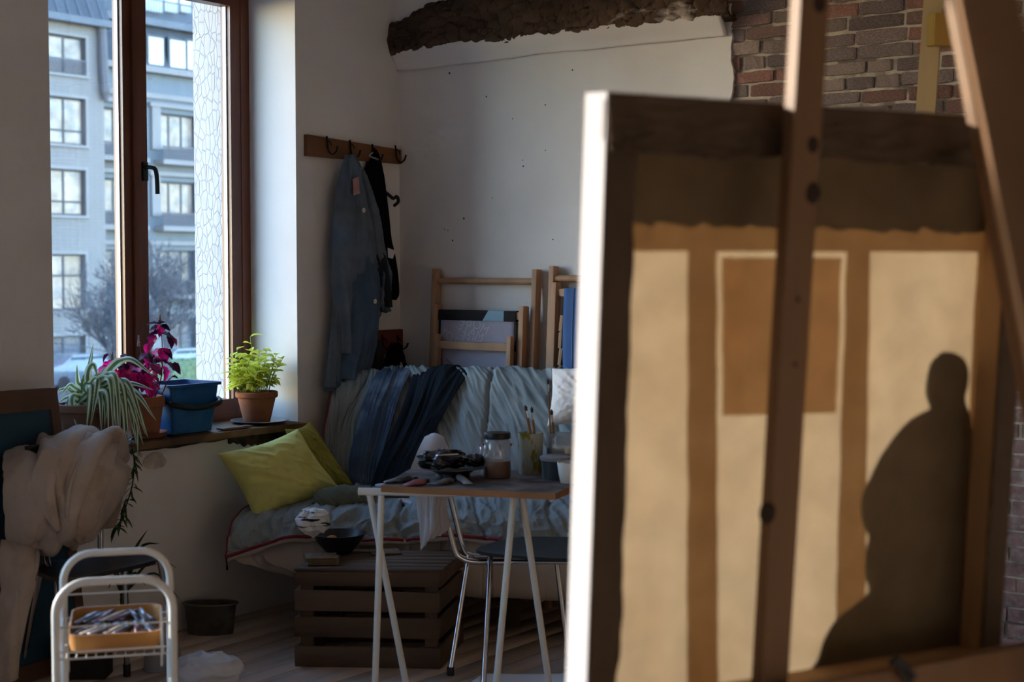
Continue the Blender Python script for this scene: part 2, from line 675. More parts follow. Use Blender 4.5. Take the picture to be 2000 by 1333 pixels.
# floor of boards running along the window wall
mb = MB(); mb.rbox(-0.3, 7.9, -0.4, 9.0, -0.2, -0.024)
floor = tag(ob('floor', mb, mat('subfloor', (28, 22, 18), 0.9)), kind='structure')
BOARD = mat('floor_board', (198, 178, 160), 0.62, 0.3, 9, 0.35, 30, stretch=(1, 0.05, 1), perobj=0.22, alt=(152, 132, 116), altscale=3.0, altlo=0.5, althi=0.7)
bw = 0.118
mb = MB()
mb.box((0, 0, 0), (bw - 0.005, 9.3, 0.024))
mb0 = ob('floorboard', mb, BOARD, floor, bev=0.002, bseg=1)
board_me = mb0.data
bpy.data.objects.remove(mb0)
nbd = int(7.9 / bw)
zb = -min(v.co.z for v in board_me.vertices)
for i in range(nbd):
    c = R(-0.02 + (i + 0.5) * bw, 4.3, -0.012 + rnd.uniform(-0.0012, 0.0012))
    o = bpy.data.objects.new('floorboard', board_me)
    COL.objects.link(o)
    o.parent = floor
    o.location = c - ORG['floor']
    o.rotation_euler = (0, rnd.uniform(-0.004, 0.004), ROOM_ANG)
for v in board_me.vertices:      # the template was built at the floor's origin offset
    v.co += ORG['floor']

# ------------------------------------------------------------------ windows
PANE = glass_mat('window_pane', (0.97, 0.985, 0.99), 0.05, 0.014, (0.9, 0.93, 1.0))
SPACER = mat('glazing_spacer', (168, 172, 178), 0.35, 0.03, metal=0.3)


def sash(win, b0, b1, z0, z1, af, name='sash'):
    """One casement: four rails, glass, bright glazing strip. af = room side face."""
    w, t = 0.062, 0.062
    mb = MB()
    mb.rbox(af - t, af, b0, b0 + w, z0, z1)
    mb.rbox(af - t, af, b1 - w, b1, z0, z1)
    mb.rbox(af - t, af, b0 + w, b1 - w, z0, z0 + w)
    mb.rbox(af - t, af, b0 + w, b1 - w, z1 - w, z1)
    s = ob(name, mb, DARKWOOD, win)
    for bb in ((b0 + w, b0 + w + 0.006), (b1 - w - 0.006, b1 - w)):
        q = MB()
        q.rbox(af - 0.042, af - 0.022, bb[0], bb[1], z0 + w, z1 - w)
        ob('glazing_strip', q, SPACER, s)
    q = MB()
    q.rbox(af - 0.037, af - 0.033, b0 + w - 0.005, b1 - w + 0.005, z0 + w - 0.005, z1 - w + 0.005)
    ob('pane', q, PANE, s)
    return s


def window(name, Wd, af=-0.30, head=HEAD):
    b0, b1 = Wd
    mb = MB()
    f = 0.052
    zl, zh = SILL + 0.02, head - 0.06
    mb.rbox(af - 0.07, af + 0.012, b0, b0 + f, zl, zh)
    mb.rbox(af - 0.07, af + 0.012, b1 - f, b1, zl, zh)
    mb.rbox(af - 0.07, af + 0.012, b0 + f, b1 - f, zl, zl + 0.05)
    mb.rbox(af - 0.07, af + 0.012, b0 + f, b1 - f, zh - f, zh)
    w = thing(name, R(af, (b0 + b1) / 2, zl), None, None)
    w['kind'] = 'structure'
    ob('window_frame', mb, DARKWOOD, w, bev=0.004)
    mb = MB()
    mb.rbox(af - 0.06, 0.0, b0, b1, zh, head)
    ob('lintel_plaster', mb, PLASTER, w)
    return w, zl + 0.05, zh - f


w1, zl, zh = window('window_1', W1)
bm_ = (W1[0] + W1[1]) / 2 + 0.005
s_r = sash(w1, W1[0] + 0.05, bm_ - 0.001, zl - 0.006, zh + 0.006, -0.292)
s_l = sash(w1, bm_ + 0.001, W1[1] - 0.05, zl - 0.006, zh + 0.006, -0.292)
mb = MB()
mb.rbox(-0.292, -0.278, bm_ - 0.018, bm_ + 0.020, zl, zh)
ob('cover_strip', mb, DARKWOOD, w1, bev=0.004)
# handle
hp = hita(283, 333, -0.29)
ha, hb, hz = toR(hp)
hb = bm_ - 0.045
mb = MB()
mb.rbox(-0.293, -0.281, hb - 0.014, hb + 0.014, hz - 0.045, hz + 0.035)
hd = ob('handle_plate', mb, BLACKPL, s_r, bev=0.003)
mb = MB()
mb.tube(curve([R(-0.285, hb, hz + 0.01), R(-0.255, hb, hz + 0.012), R(-0.235, hb - 0.012, hz + 0.002), R(-0.232, hb - 0.018, hz - 0.04), R(-0.232, hb - 0.020, hz - 0.10)], 24), [0.009] * 10 + [0.0095] * 14, 12)
ob('handle_lever', mb, BLACKPL, s_r, smooth='all')

# exterior reveal with old cracked paint
CRACK = mat('cracked_paint', (176, 172, 170), 0.7, 0.06, 12)
nt = CRACK.node_tree
vor = nt.nodes.new('ShaderNodeTexVoronoi')
vor.feature = 'DISTANCE_TO_EDGE'
vor.inputs['Scale'].default_value = 34
tc = nt.nodes.new('ShaderNodeTexCoord')
mpv = nt.nodes.new('ShaderNodeMapping')
mpv.inputs['Scale'].default_value = (1, 1, 0.45)
nt.links.new(tc.outputs['Object'], mpv.inputs['Vector'])
nt.links.new(mpv.outputs['Vector'], vor.inputs['Vector'])
mr = nt.nodes.new('ShaderNodeMapRange')
mr.inputs['From Max'].default_value = 0.06
nt.links.new(vor.outputs['Distance'], mr.inputs['Value'])
bp = nt.nodes.new('ShaderNodeBump')
bp.inputs['Strength'].default_value = 0.8
bp.inputs['Distance'].default_value = 0.004
nt.links.new(mr.outputs['Result'], bp.inputs['Height'])
nt.links.new(bp.outputs['Normal'], nt.nodes['Principled BSDF'].inputs['Normal'])
mb = MB()
mb.rbox(-WT - 0.01, -0.372, W1[0] - 0.02, W1[0] + 0.045, SILL - 0.02, HEAD)
ob('outer_jamb', mb, CRACK, w1)

# the worn wooden sill
SILLW = mat('sill_wood', (124, 94, 66), 0.75, 0.35, 12, 0.6, 25, stretch=(1, 0.1, 1), rotz=0, alt=(78, 58, 42), altscale=6)
rows = []
for a, dz in ((-0.288, 0.0), (-0.15, 0.002), (-0.02, 0.0), (0.045, -0.003)):
    rows.append([R(a + (0.012 * nz(b * 5, 3.0) if a > 0.03 else 0), b, SILL + 0.03 + dz + 0.003 * nz(b * 6, a * 9)) for b in np.linspace(0.70 if a > 0 else W1[0], 2.0 if a > 0 else W1[1], 14)])
mb = MB()
mb.sheet(patch(rows, 90, 16), 0.028)
ob('window_sill', mb, SILLW, w1, smooth=True)
SZ = SILL + 0.033

for wname, Wd in (('window_2', W2), ('fill_window', W3)):
    w2, zl, zh = window(wname, Wd, head=HEAD2)
    sash(w2, Wd[0] + 0.05, Wd[1] - 0.05, zl - 0.006, zh + 0.006, -0.292)
    mb = MB()
    mb.rbox(-0.288, 0.035, Wd[0], Wd[1], SILL + 0.002, SILL + 0.03)
    ob('window_sill', mb, SILLW, w2)

for Wd in (W1, W2, W3):               # daylight is sampled through the window openings
    pd = bpy.data.lights.new('daylight_portal', 'AREA')
    pd.shape = 'RECTANGLE'
    pd.size, pd.size_y = Wd[1] - Wd[0], HEAD2 - SILL
    pd.cycles.is_portal = True
    po = bpy.data.objects.new('daylight_portal', pd)
    COL.objects.link(po)
    po.location = R(-0.45, (Wd[0] + Wd[1]) / 2, (HEAD2 + SILL) / 2)
    po.rotation_euler = EA.to_track_quat('-Z', 'Z').to_euler()
# ------------------------------------------------------------------ outside: the street and the houses opposite
GZ = -3.6


def tile_mat(name, col, mort, sx=0.22, sy=0.075):
    m = mat(name, col, 0.6, 0.06, 0.8)
    nt = m.node_tree
    N, Lk = nt.nodes, nt.links
    b = N['Principled BSDF']
    src = b.inputs['Base Color'].links[0].from_socket
    tc = N.new('ShaderNodeTexCoord')
    mp = N.new('ShaderNodeMapping')
    mp.vector_type = 'POINT'
    mp.inputs['Rotation'].default_value = (math.radians(90), 0, 0)
    rot = N.new('ShaderNodeVectorRotate')
    rot.rotation_type = 'Z_AXIS'
    rot.inputs['Angle'].default_value = -math.atan2(EB.y, EB.x)
    Lk.new(tc.outputs['Object'], rot.inputs['Vector'])
    sep = N.new('ShaderNodeSeparateXYZ')
    Lk.new(rot.outputs[0], sep.inputs[0])
    cmb = N.new('ShaderNodeCombineXYZ')
    Lk.new(sep.outputs['X'], cmb.inputs['X'])
    Lk.new(sep.outputs['Z'], cmb.inputs['Y'])
    br = N.new('ShaderNodeTexBrick')
    br.offset = 0.0
    br.inputs['Scale'].default_value = 1.0
    br.inputs['Brick Width'].default_value = sx
    br.inputs['Row Height'].default_value = sy
    br.inputs['Mortar Size'].default_value = 0.012
    br.inputs['Mortar Smooth'].default_value = 0.3
    br.inputs['Mortar'].default_value = (*lin(mort), 1)
    Lk.new(cmb.outputs[0], br.inputs['Vector'])
    Lk.new(src, br.inputs['Color1'])
    Lk.new(src, br.inputs['Color2'])
    Lk.new(br.outputs['Color'], b.inputs['Base Color'])
    return m


TILE_A = tile_mat('white_facade_tile', (110, 105, 104), (86, 85, 88), 0.34, 0.16)
TILE_B = tile_mat('blue_facade_tile', (86, 95, 104), (66, 75, 86), 0.30, 0.16)
STONE = mat('pale_stone', (124, 120, 120), 0.8, 0.06, 1.0)
SLATE = mat('slate_roof', (54, 58, 66), 0.7, 0.2, 1.5, perobj=0.1)
ZINC = mat('grey_zinc', (80, 86, 96), 0.6, 0.12, 1.2)
WFRAME = mat('dark_window_frame', (44, 48, 56), 0.5, 0.1)
REFLPANE = mat('warm_reflection_pane', (138, 122, 112), 0.25, 0.35, 1.6, alt=(120, 112, 112), altscale=1.4, altlo=0.52, althi=0.6, perobj=0.15)  # warm reflections in the glass, painted as a mottled pane colour
CURTW = mat('bright_pane', (190, 186, 184), 0.2, 0.05, 1.0)
DPANE = mat('dark_pane', (70, 78, 90), 0.2, 0.3, 1.2, perobj=0.2)
RAIL = mat('balcony_iron', (78, 76, 82), 0.6, 0.1)

AA, AB = -50.0, -52.2


def bz(px, py, a):
    q = toR(hita(px, py, a))
    return q[1], q[2]


def far_window(parent, a, b0, b1, z0, z1, panes, pm, reveal=0.18, transom=None):
    """A window set in a facade: frame with child panes. b0 < b1 (b0 is to the right in view)."""
    fw = 0.09
    mb = MB()
    xs = np.linspace(b0, b1, panes + 1)
    mb.rbox(a - 0.1, a + 0.06, b0, b1, z0, z0 + fw)
    mb.rbox(a - 0.1, a + 0.06, b0, b1, z1 - fw, z1)
    for x in xs:
        x0 = min(max(x - fw / 2, b0), b1 - fw)
        mb.rbox(a - 0.1, a + 0.06, x0, x0 + fw, z0 + fw, z1 - fw)
    if transom:
        mb.rbox(a - 0.1, a + 0.06, b0, b1, transom - fw / 2, transom + fw / 2)
    w = ob('window', mb, WFRAME, parent)
    for i in range(panes):
        rngs = [(z0 + fw, z1 - fw)] if not transom else [(z0 + fw, transom - fw / 2), (transom + fw / 2, z1 - fw)]
        for (p0, p1) in rngs:
            q = MB()
            q.rbox(a - 0.05, a + 0.02, xs[i] + fw / 2, xs[i + 1] - fw / 2, p0, p1)
            ob('pane', q, pm, w)
    return w


def facade_with_holes(mb, a, depth, b0, b1, z0, z1, holes):
    bs = sorted({b0, b1, *[h[0] for h in holes], *[h[1] for h in holes]})
    zs = sorted({z0, z1, *[h[2] for h in holes], *[h[3] for h in holes]})
    wall_cells(mb, bs, zs, holes, a - depth, a)


# --- white tiled apartment house (left in the window)
bR, _ = bz(204, 300, AA)
_, zE = bz(160, 50, AA)
bldA = thing('street_apartment_house', R(AA, bR + 6, GZ), 'white tiled apartment house with dark window frames, left in the window view', 'building')
winsA = []
for (y0, y1, kind) in ((75, 149, 'rail'), (194, 285, 'cross'), (333, 422, 'cross'), (497, 606, 'cross2'), (655, 745, 'dark')):
    b0, z1 = bz(167, y0, AA)
    _, z0 = bz(167, y1, AA)
    for c in range(2):
        winsA.append((b0 + c * 5.2, b0 + c * 5.2 + 2.1, z0, z1, kind))
mb = MB()
facade_with_holes(mb, AA, 0.4, bR, bR + 12, GZ, zE, [w[:4] for w in winsA])
ob('wall', mb, TILE_A, bldA)
mb = MB()
mb.rbox(AA - 9, AA - 0.9, bR, bR + 12, GZ, zE)
ob('wall_core', mb, DPANE, bldA)
for (b0, b1, z0, z1, kind) in winsA:
    far_window(bldA, AA - 0.25, b0, b1, z0, z1, 2, DPANE if kind == 'dark' else REFLPANE, transom=None if kind in ('rail', 'dark') else z0 + (z1 - z0) * (0.3 if kind == 'cross' else 0.62))
    mb = MB()
    mb.rbox(AA - 0.25, AA + 0.12, b0 - 0.12, b1 + 0.12, z0 - 0.12, z0)
    ob('window_ledge', mb, STONE, bldA)
    mb = MB()
    mb.rbox(AA - 0.25, AA + 0.03, b0 - 0.14, b0, z0, z1)
    mb.rbox(AA - 0.25, AA + 0.03, b1, b1 + 0.14, z0, z1)
    mb.rbox(AA - 0.25, AA + 0.03, b0 - 0.14, b1 + 0.14, z1, z1 + 0.14)
    ob('window_surround', mb, STONE, bldA)
    if kind == 'rail':
        r = MB()
        r.rbox(AA + 0.05, AA + 0.09, b0, b1, z0 + 0.62, z0 + 0.67)
        for k in range(24):
            bb = b0 + (b1 - b0) * (k + 0.5) / 24
            r.rbox(AA + 0.055, AA + 0.085, bb - 0.018, bb + 0.018, z0, z0 + 0.64)
        ob('railing', r, RAIL, bldA)
mb = MB()
mb.rbox(AA - 0.4, AA + 0.55, bR - 0.25, bR + 12, zE, zE + 0.3)
ob('cornice', mb, ZINC, bldA)
mb = MB()
q = [R(AA + 0.4, bR - 0.1, zE + 0.3), R(AA + 0.4, bR + 12, zE + 0.3), R(AA - 9, bR + 12, zE + 0.3), R(AA - 9, bR - 0.1, zE + 0.3)]
t = [R(AA - 1.6, bR - 0.1, zE + 4.6), R(AA - 1.6, bR + 12, zE + 4.6), R(AA - 9, bR + 12, zE + 4.6), R(AA - 9, bR - 0.1, zE + 4.6)]
# order so that normals face out
mb.hexa([q[0], q[1], q[2], q[3], t[0], t[1], t[2], t[3]])
rf = ob('roof', mb, SLATE, bldA)
for k in range(20):
    bb = bR + 0.3 + k * 0.6
    s = MB()
    s.beam(R(AA + 0.42, bb, zE + 0.3), R(AA - 1.58, bb, zE + 4.6), 0.05, 0.07, up=EA)
    ob('roof_seam', s, ZINC, rf)
# down pipe with hopper at the corner
b_, zt = bz(199, 60, AA + 0.2)
_, zb_ = bz(201, 196, AA + 0.2)
mb = MB()
mb.tube([R(AA + 0.2, bR + 0.2, zE), R(AA + 0.2, bR + 0.15, zb_ + 1.6), R(AA + 0.2, bR + 0.05, zb_ + 0.4), R(AA + 0.2, bR + 0.05, zb_)], [0.2, 0.22, 0.24, 0.1], 8)
ob('down_pipe', mb, RAIL, bldA)

# --- blue facade with mansard (right in the window)
b_right, _ = bz(470, 300, AB)
_, zc = bz(345, 150, AB)
bldB = thing('street_terrace_house', R(AB, bR - 6, GZ), 'pale blue house with balconies and dark mansard roof, right in the window view', 'building')
winsB = []
for (y0, y1) in ((228, 296), (358, 424), (490, 556), (622, 700)):
    b0, z1 = bz(384, y0, AB)
    b1, _ = bz(311, y0, AB)
    _, z0 = bz(348, y1, AB)
    winsB.append((b0, b1, z0, z1))
    winsB.append((b0 - 3.4, b1 - 3.4, z0, z1))
    winsB.append((b0 + 4.2, b1 + 4.2, z0, z1))
bl, br_ = min(b_right, min(w[0] for w in winsB) - 1.0), bR + 0.3
holes = [w for w in winsB if w[0] > bl and w[1] < br_]
mb = MB()
facade_with_holes(mb, AB, 0.4, bl, br_, GZ, zc, holes)
ob('wall', mb, TILE_B, bldB)
mb = MB()
mb.rbox(AB - 8, AB - 1.0, bl, br_, GZ, zc)
ob('wall_core', mb, DPANE, bldB)
for i, (b0, b1, z0, z1) in enumerate(holes):
    far_window(bldB, AB - 0.3, b0, b1, z0, z1, 3, DPANE if z1 < 2.5 else REFLPANE)
    for (e0, e1) in ((b0 - 0.55, b0 - 0.02), (b1 + 0.02, b1 + 0.55)):
        mb = MB()
        mb.rbox(AB - 0.2, AB + 0.14, e0, e1, z0, z1 + 0.25)
        ob('pilaster', mb, STONE, bldB)
    mb = MB()
    mb.rbox(AB - 0.2, AB + 0.2, b0 - 0.7, b1 + 0.7, z1 + 0.25, z1 + 0.45)
    ob('window_head', mb, STONE, bldB)
    mb = MB()
    mb.rbox(AB - 0.1, AB + 0.7, b0 - 0.6, b1 + 0.35, z0 - 0.72, z0 - 0.5)
    ob('balcony_slab', mb, STONE, bldB)
    mb = MB()
    mb.rbox(AB + 0.55, AB + 0.6, b0 - 0.55, b1 + 0.3, z0 + 0.12, z0 + 0.18)
    mb.rbox(AB + 0.55, AB + 0.6, b0 - 0.55, b1 + 0.3, z0 - 0.5, z0 - 0.45)
    for k in range(34):
        bb = b0 - 0.5 + (b1 - b0 + 0.75) * k / 33
        mb.rbox(AB + 0.56, AB + 0.59, bb - 0.022, bb + 0.022, z0 - 0.48, z0 + 0.15)
    ob('railing', mb, RAIL, bldB)
_, zs_ = bz(345, 193, AB)
mb = MB()
mb.rbox(AB - 0.1, AB + 0.12, bl, br_, zs_ - 0.12, zs_ + 0.12)
ob('string_course', mb, STONE, bldB)
mb = MB()
mb.rbox(AB - 0.4, AB + 0.45, bl, br_, zc, zc + 0.3)
ob('cornice', mb, STONE, bldB)
_, zm = bz(345, 58, AB - 0.6)
mb = MB()
mb.hexa([R(AB, bl, zc + 0.3), R(AB, br_, zc + 0.3), R(AB - 8, br_, zc + 0.3), R(AB - 8, bl, zc + 0.3),
         R(AB - 0.9, bl, zm), R(AB - 0.9, br_, zm), R(AB - 8, br_, zm), R(AB - 8, bl, zm)])
rf = ob('roof', mb, SLATE, bldB)
for (x0, x1, y0, y1) in ((290, 318, 76, 132), (332, 361, 82, 137), (366, 395, 85, 141), (246, 274, 72, 127), (408, 436, 92, 146)):
    b0, z1 = bz(x1, y0, AB - 0.1)
    b1, _ = bz(x0, y0, AB - 0.1)
    _, z0 = bz(x1, y1, AB - 0.1)
    mb = MB()
    mb.rbox(AB - 0.8, AB - 0.1, b0 - 0.12, b1 + 0.12, z0 - 0.12, z1 + 0.12)
    d = ob('dormer_window', mb, WFRAME, rf)
    mb = MB()
    mb.rbox(AB - 0.11, AB - 0.07, b0, b1, z0, z1)
    ob('pane', mb, CURTW, d)
mb = MB()
mb.rbox(AB - 1.2, AB - 0.5, bl, br_, zm, zm + 0.35)
for k in range(70):
    bb = bl + (br_ - bl) * (k + 0.5) / 70
    mb.rbox(AB - 0.62, AB - 0.58, bb - 0.02, bb + 0.02, zm + 0.3, zm + 1.3)
mb.rbox(AB - 0.63, AB - 0.57, bl, br_, zm + 1.25, zm + 1.32)
ob('terrace_railing', mb, ZINC, bldB)
mb = MB()
mb.hexa([R(AB - 2.2, bl, zm), R(AB - 2.2, br_, zm), R(AB - 8, br_, zm), R(AB - 8, bl, zm),
         R(AB - 3.0, bl, zm + 4.2), R(AB - 3.0, br_, zm + 4.2), R(AB - 8, br_, zm + 4.2), R(AB - 8, bl, zm + 4.2)])
ob('attic', mb, ZINC, bldB)
for (x0, x1) in ((284, 318), (322, 346), (352, 372)):
    b0, z1 = bz(x1, -40, AB - 2.1)
    b1, _ = bz(x0, -40, AB - 2.1)
    _, z0 = bz(x1, 26, AB - 2.1)
    mb = MB()
    mb.rbox(AB - 2.6, AB - 2.1, b0, b1, z0, z1)
    ob('attic_window', mb, CURTW, bldB)

# --- the rest of the row down the street (it keeps the low sun out of the far window)
row = thing('street_terrace_row', R(AA, bR + 30, GZ), 'long terraced row of tiled houses further along the street', 'building')
mb = MB()
mb.rbox(AA - 9, AA, bR + 12.05, 19.9, GZ, zE + 0.3)
ob('wall', mb, TILE_A, row)
mb = MB()
mb.hexa([R(AA, bR + 12.05, zE + 0.3), R(AA, 19.9, zE + 0.3), R(AA - 9, 19.9, zE + 0.3), R(AA - 9, bR + 12.05, zE + 0.3),
         R(AA - 1.2, bR + 12.05, zE + 4.8), R(AA - 1.2, 19.9, zE + 4.8), R(AA - 9, 19.9, zE + 4.8), R(AA - 9, bR + 12.05, zE + 4.8)])
ob('roof', mb, SLATE, row)
for f in range(4):
    for c in range(16):
        bb = bR + 14 + c * 2.7
        if bb + 1.3 > 19.5:
            continue
        mb = MB()
        mb.rbox(AA - 0.05, AA + 0.05, bb, bb + 1.3, GZ + 1.5 + f * 3.3, GZ + 3.4 + f * 3.3)
        ob('window', mb, DPANE, row)

# --- street
mb = MB()
mb.rbox(-75, -0.62, -75, 45, GZ - 0.3, GZ)
tag(ob('ground_street', mb, mat('asphalt', (76, 76, 76), 0.9, 0.15, 0.5)), kind='structure')


def hedge(name, label, px0, px1, py, a, h, wd):
    b1, z = bz(px0, py, a)
    b0, _ = bz(px1, py, a)
    rows = []
    for ang in np.linspace(0, math.pi, 9):
        rows.append([R(a + wd / 2 * math.cos(ang) * (1 + 0.3 * nz(b * 2, ang)), b, GZ + 0.0 + (z - GZ) * (math.sin(ang) ** 0.5) * (1 + 0.05 * nz(b * 1.5, ang * 2, 4))) for b in np.linspace(b0, b1, 30)])
    mb = MB()
    mb.sheet(patch(rows, 160, 40, lambda u, v, p: 0.12 * nz(p[0] * 5, p[1] * 5, p[2] * 5) + 0.06 * nz(p[0] * 14, p[1] * 14, p[2] * 14), flip=True), 0.1, flip=True)
    return tag(ob(name, mb, mat('hedge_leaf', (92, 104, 74), 0.9, 0.45, 7, 1.0, 30), smooth='all'), label, 'hedge')


hedge('clipped_hedge', 'low clipped green hedge across the street below the blue house', 210, 470, 712, -42.0, 1.0, 1.2)


def car(label, px, a, colr, L=4.2):
    b, _ = bz(px, 700, a)
    prof = [(-2.1, 0.28), (-2.12, 0.62), (-2.0, 0.84), (-1.2, 0.95), (-0.75, 1.36), (-0.3, 1.46), (0.75, 1.46), (1.35, 1.1), (1.85, 1.0), (2.08, 0.8), (2.1, 0.28)]
    root = thing('parked_car', R(a, b, GZ), label, 'car')
    mb = MB()
    mb.prism([(x, y) for x, y in prof][::-1], -0.85, 0.85, lambda x, y, z: R(a + z * (1 - 0.12 * max(0, (y - 0.9) / 0.5)), b + x * L / 4.2, GZ + y))
    ob('car_body', mb, mat('car_paint_%d' % colr[0], colr, 0.25, 0.03, coat=0.5), root, bev=0.04)
    for x0, x1 in ((-0.95, 0.05), (0.12, 1.1)):
        mb = MB()
        mb.hexa([R(a + 0.72, b + x0, GZ + 0.97), R(a + 0.72, b + x1, GZ + 0.97), R(a + 0.6, b + x1, GZ + 0.97), R(a + 0.6, b + x0, GZ + 0.97),
                 R(a + 0.80, b + x0 + 0.2 * (x0 < 0), GZ + 1.36), R(a + 0.80, b + x1 - 0.25 * (x0 > 0), GZ + 1.36), R(a + 0.6, b + x1 - 0.25 * (x0 > 0), GZ + 1.36), R(a + 0.6, b + x0 + 0.2 * (x0 < 0), GZ + 1.36)])
        ob('car_window', mb, DPANE, root)
    for x in (-1.3, 1.3):
        for s in (-1, 1):
            mb = MB()
            mb.lathe([(0.001, -0.1), (0.3, -0.1), (0.32, -0.05), (0.32, 0.05), (0.3, 0.1), (0.001, 0.1)], R(a + s * 0.76, b + x, GZ + 0.32), 20, ax=(EB, V((0, 0, 1)), EA))
            ob('wheel', mb, BLACKPL, root, smooth=True)
    return root


car('pale silver car parked across the street, seen through the right pane', 352, -46.5, (120, 120, 124))
car('grey car parked across the street, seen through the left pane', 150, -46.5, (100, 104, 110))


def bare_tree(name, label, px, a, height, seed, spread):
    r = random.Random(seed)
    b, _ = bz(px, 640, a)
    mb = MB()

    def grow(p, d, L, rad, depth):
        pts = [p]
        for i in range(3):
            d = (d + V((r.uniform(-1, 1), r.uniform(-1, 1), r.uniform(-0.4, 0.6))) * 0.16).normalized()
            pts.append(pts[-1] + d * (L / 3))
        mb.tube(pts, [rad, rad * 0.88, rad * 0.75, rad * 0.6], 5 if depth > 2 else 3, cap=False)
        if depth == 0:
            return
        for i in range(4 if depth > 1 else 5):
            k = r.choice((1, 2, 3, 3))
            ax = V((r.uniform(-1, 1), r.uniform(-1, 1), r.uniform(-0.2, 0.9))).normalized()
            nd = (d * 0.75 + ax * spread).normalized()
            grow(pts[k], nd, L * r.uniform(0.6, 0.82), max(rad * 0.5, 0.012), depth - 1)

    base = R(a, b, GZ)
    grow(base, V((0, 0, 1)), height * 0.36, 0.16, 5)
    o = tag(ob(name, mb, mat('bare_bark', (66, 66, 72), 0.9, 0.2)), label, 'tree')
    return o


bare_tree('bare_tree', 'leafless grey tree in the street behind the window post', 250, -34.0, 7.2, 5, 0.85)
bare_tree('bare_tree', 'smaller leafless tree low in the right window pane', 330, -38.0, 5.6, 11, 0.95)
# ------------------------------------------------------------------ the big canvas, seen from behind
CA = math.radians(28)
CD = V((math.cos(CA), math.sin(CA), 0))          # along the canvas, left to right
_nf = V((-math.sin(CA), math.cos(CA), 0))
TILT = math.radians(3.5)
CW = V((0, 0, 1)) * math.cos(TILT) - _nf * math.sin(TILT)    # up the canvas, leaning to the camera
CN = _nf * math.cos(TILT) + V((0, 0, 1)) * math.sin(TILT)    # front normal, away from the camera
CT, CH, CL = 0.056, 0.90, 0.785
_tl = P(1188, 182, 2.0)
CB = _tl - CW * CH                               # bottom left back corner


def cp(L, h, t):
    return CB + CD * L + CW * h + CN * t


def cv(px, py, t=None):
    q = hitp(px, py, CB + CN * (CT if t is None else t), CN) - CB
    return q.dot(CD), q.dot(CW)


LINEN = mat('canvas_linen', (153, 135, 110), 0.9, 0.10, 18, 0.15, 300, spec=0.1, alt=(148, 126, 98), altscale=5, altlo=0.4, althi=0.75, transl=0.5)
FOLD = mat('canvas_fold', (84, 72, 62), 0.95, 0.12, 14, 0.2, 200, spec=0.1)
PRIMED = mat('primed_canvas', (174, 172, 178), 0.8, 0.03, 20, 0.15, 200, spec=0.2)
BARW = mat('stretcher_wood', (168, 132, 92), 0.7, 0.15, 10, stretch=(1, 1, 0.1))
canvas = thing('stretched_canvas', CB, 'large stretched canvas on the easel, seen from behind with daylight glowing through', 'painting')
mb = MB()
nu, nv = 40, 40
G = np.array([[list(cp(CL * j / nu, CH * i / nv, CT + 0.0015 * nz(j * 0.3, i * 0.3))) for j in range(nu + 1)] for i in range(nv + 1)])
vs_ = [tuple(p) for p in G.reshape(-1, 3)]
fs = [(i * (nu + 1) + j, i * (nu + 1) + j + 1, (i + 1) * (nu + 1) + j + 1, (i + 1) * (nu + 1) + j) for i in range(nv) for j in range(nu)]
mb.add(vs_, fs)
ob('linen_sheet', mb, LINEN, canvas, smooth='all')
# primed edges wrapped round the sides
for (L0, L1, h0, h1) in ((-0.002, 0.0, 0, CH), (CL, CL + 0.002, 0, CH), (-0.002, CL + 0.002, CH, CH + 0.002), (-0.002, CL + 0.002, -0.002, 0)):
    mb = MB()
    mb.hexa([cp(L0, h0, 0), cp(L1, h0, 0), cp(L1, h0, CT), cp(L0, h0, CT), cp(L0, h1, 0), cp(L1, h1, 0), cp(L1, h1, CT), cp(L0, h1, CT)])
    ob('wrapped_edge', mb, PRIMED, canvas)
# folded corner of the wrap
mb = MB()
mb.prism([(0.004, CH - 0.008), (CT - 0.004, CH - 0.008), (0.006, CH - 0.062)], -0.004, -0.0025, lambda x, y, z: cp(z, y, x))
ob('corner_fold', mb, PRIMED, canvas)
# stretcher bars
SB = 0.040
for (L0, L1, h0, h1) in ((0, SB, 0, CH), (CL - SB, CL, 0, CH), (SB, CL - SB, CH - SB - 0.035, CH), (SB, CL - SB, 0, SB)):
    mb = MB()
    mb.hexa([cp(L0, h0, 0.004), cp(L1, h0, 0.004), cp(L1, h0, CT - 0.008), cp(L0, h0, CT - 0.008), cp(L0, h1, 0.004), cp(L1, h1, 0.004), cp(L1, h1, CT - 0.008), cp(L0, h1, CT - 0.008)])
    ob('stretcher_bar', mb, BARW, canvas)


# cloth turned over onto the back of the bars, with loose inner edges
def fold_strip(pts_outer, pts_inner, n, k, amp, sd, lift):
    rows = []
    for q in range(5):
        f = q / 4
        rows.append([cp(o[0] * (1 - f) + i[0] * f, o[1] * (1 - f) + i[1] * f, -0.002 - lift * f ** 2 * (0.4 + 0.6 * abs(nz(o[0] * 7, o[1] * 7, sd)))) for o, i in zip(pts_outer, pts_inner)])
    G = patch(rows, n, k)
    for i in range(k):
        for j in range(n):
            f = i / (k - 1)
            d = amp * (0.2 + 0.8 * f) * nz(j * 0.16 + i * 0.5, i * 0.16 - j * 0.03, sd)
            G[i, j] -= np.array(list(CN)) * abs(d)
    mb = MB()
    mb.sheet(G, -0.0012)
    return ob('canvas_turnover', mb, FOLD, canvas, smooth='all')


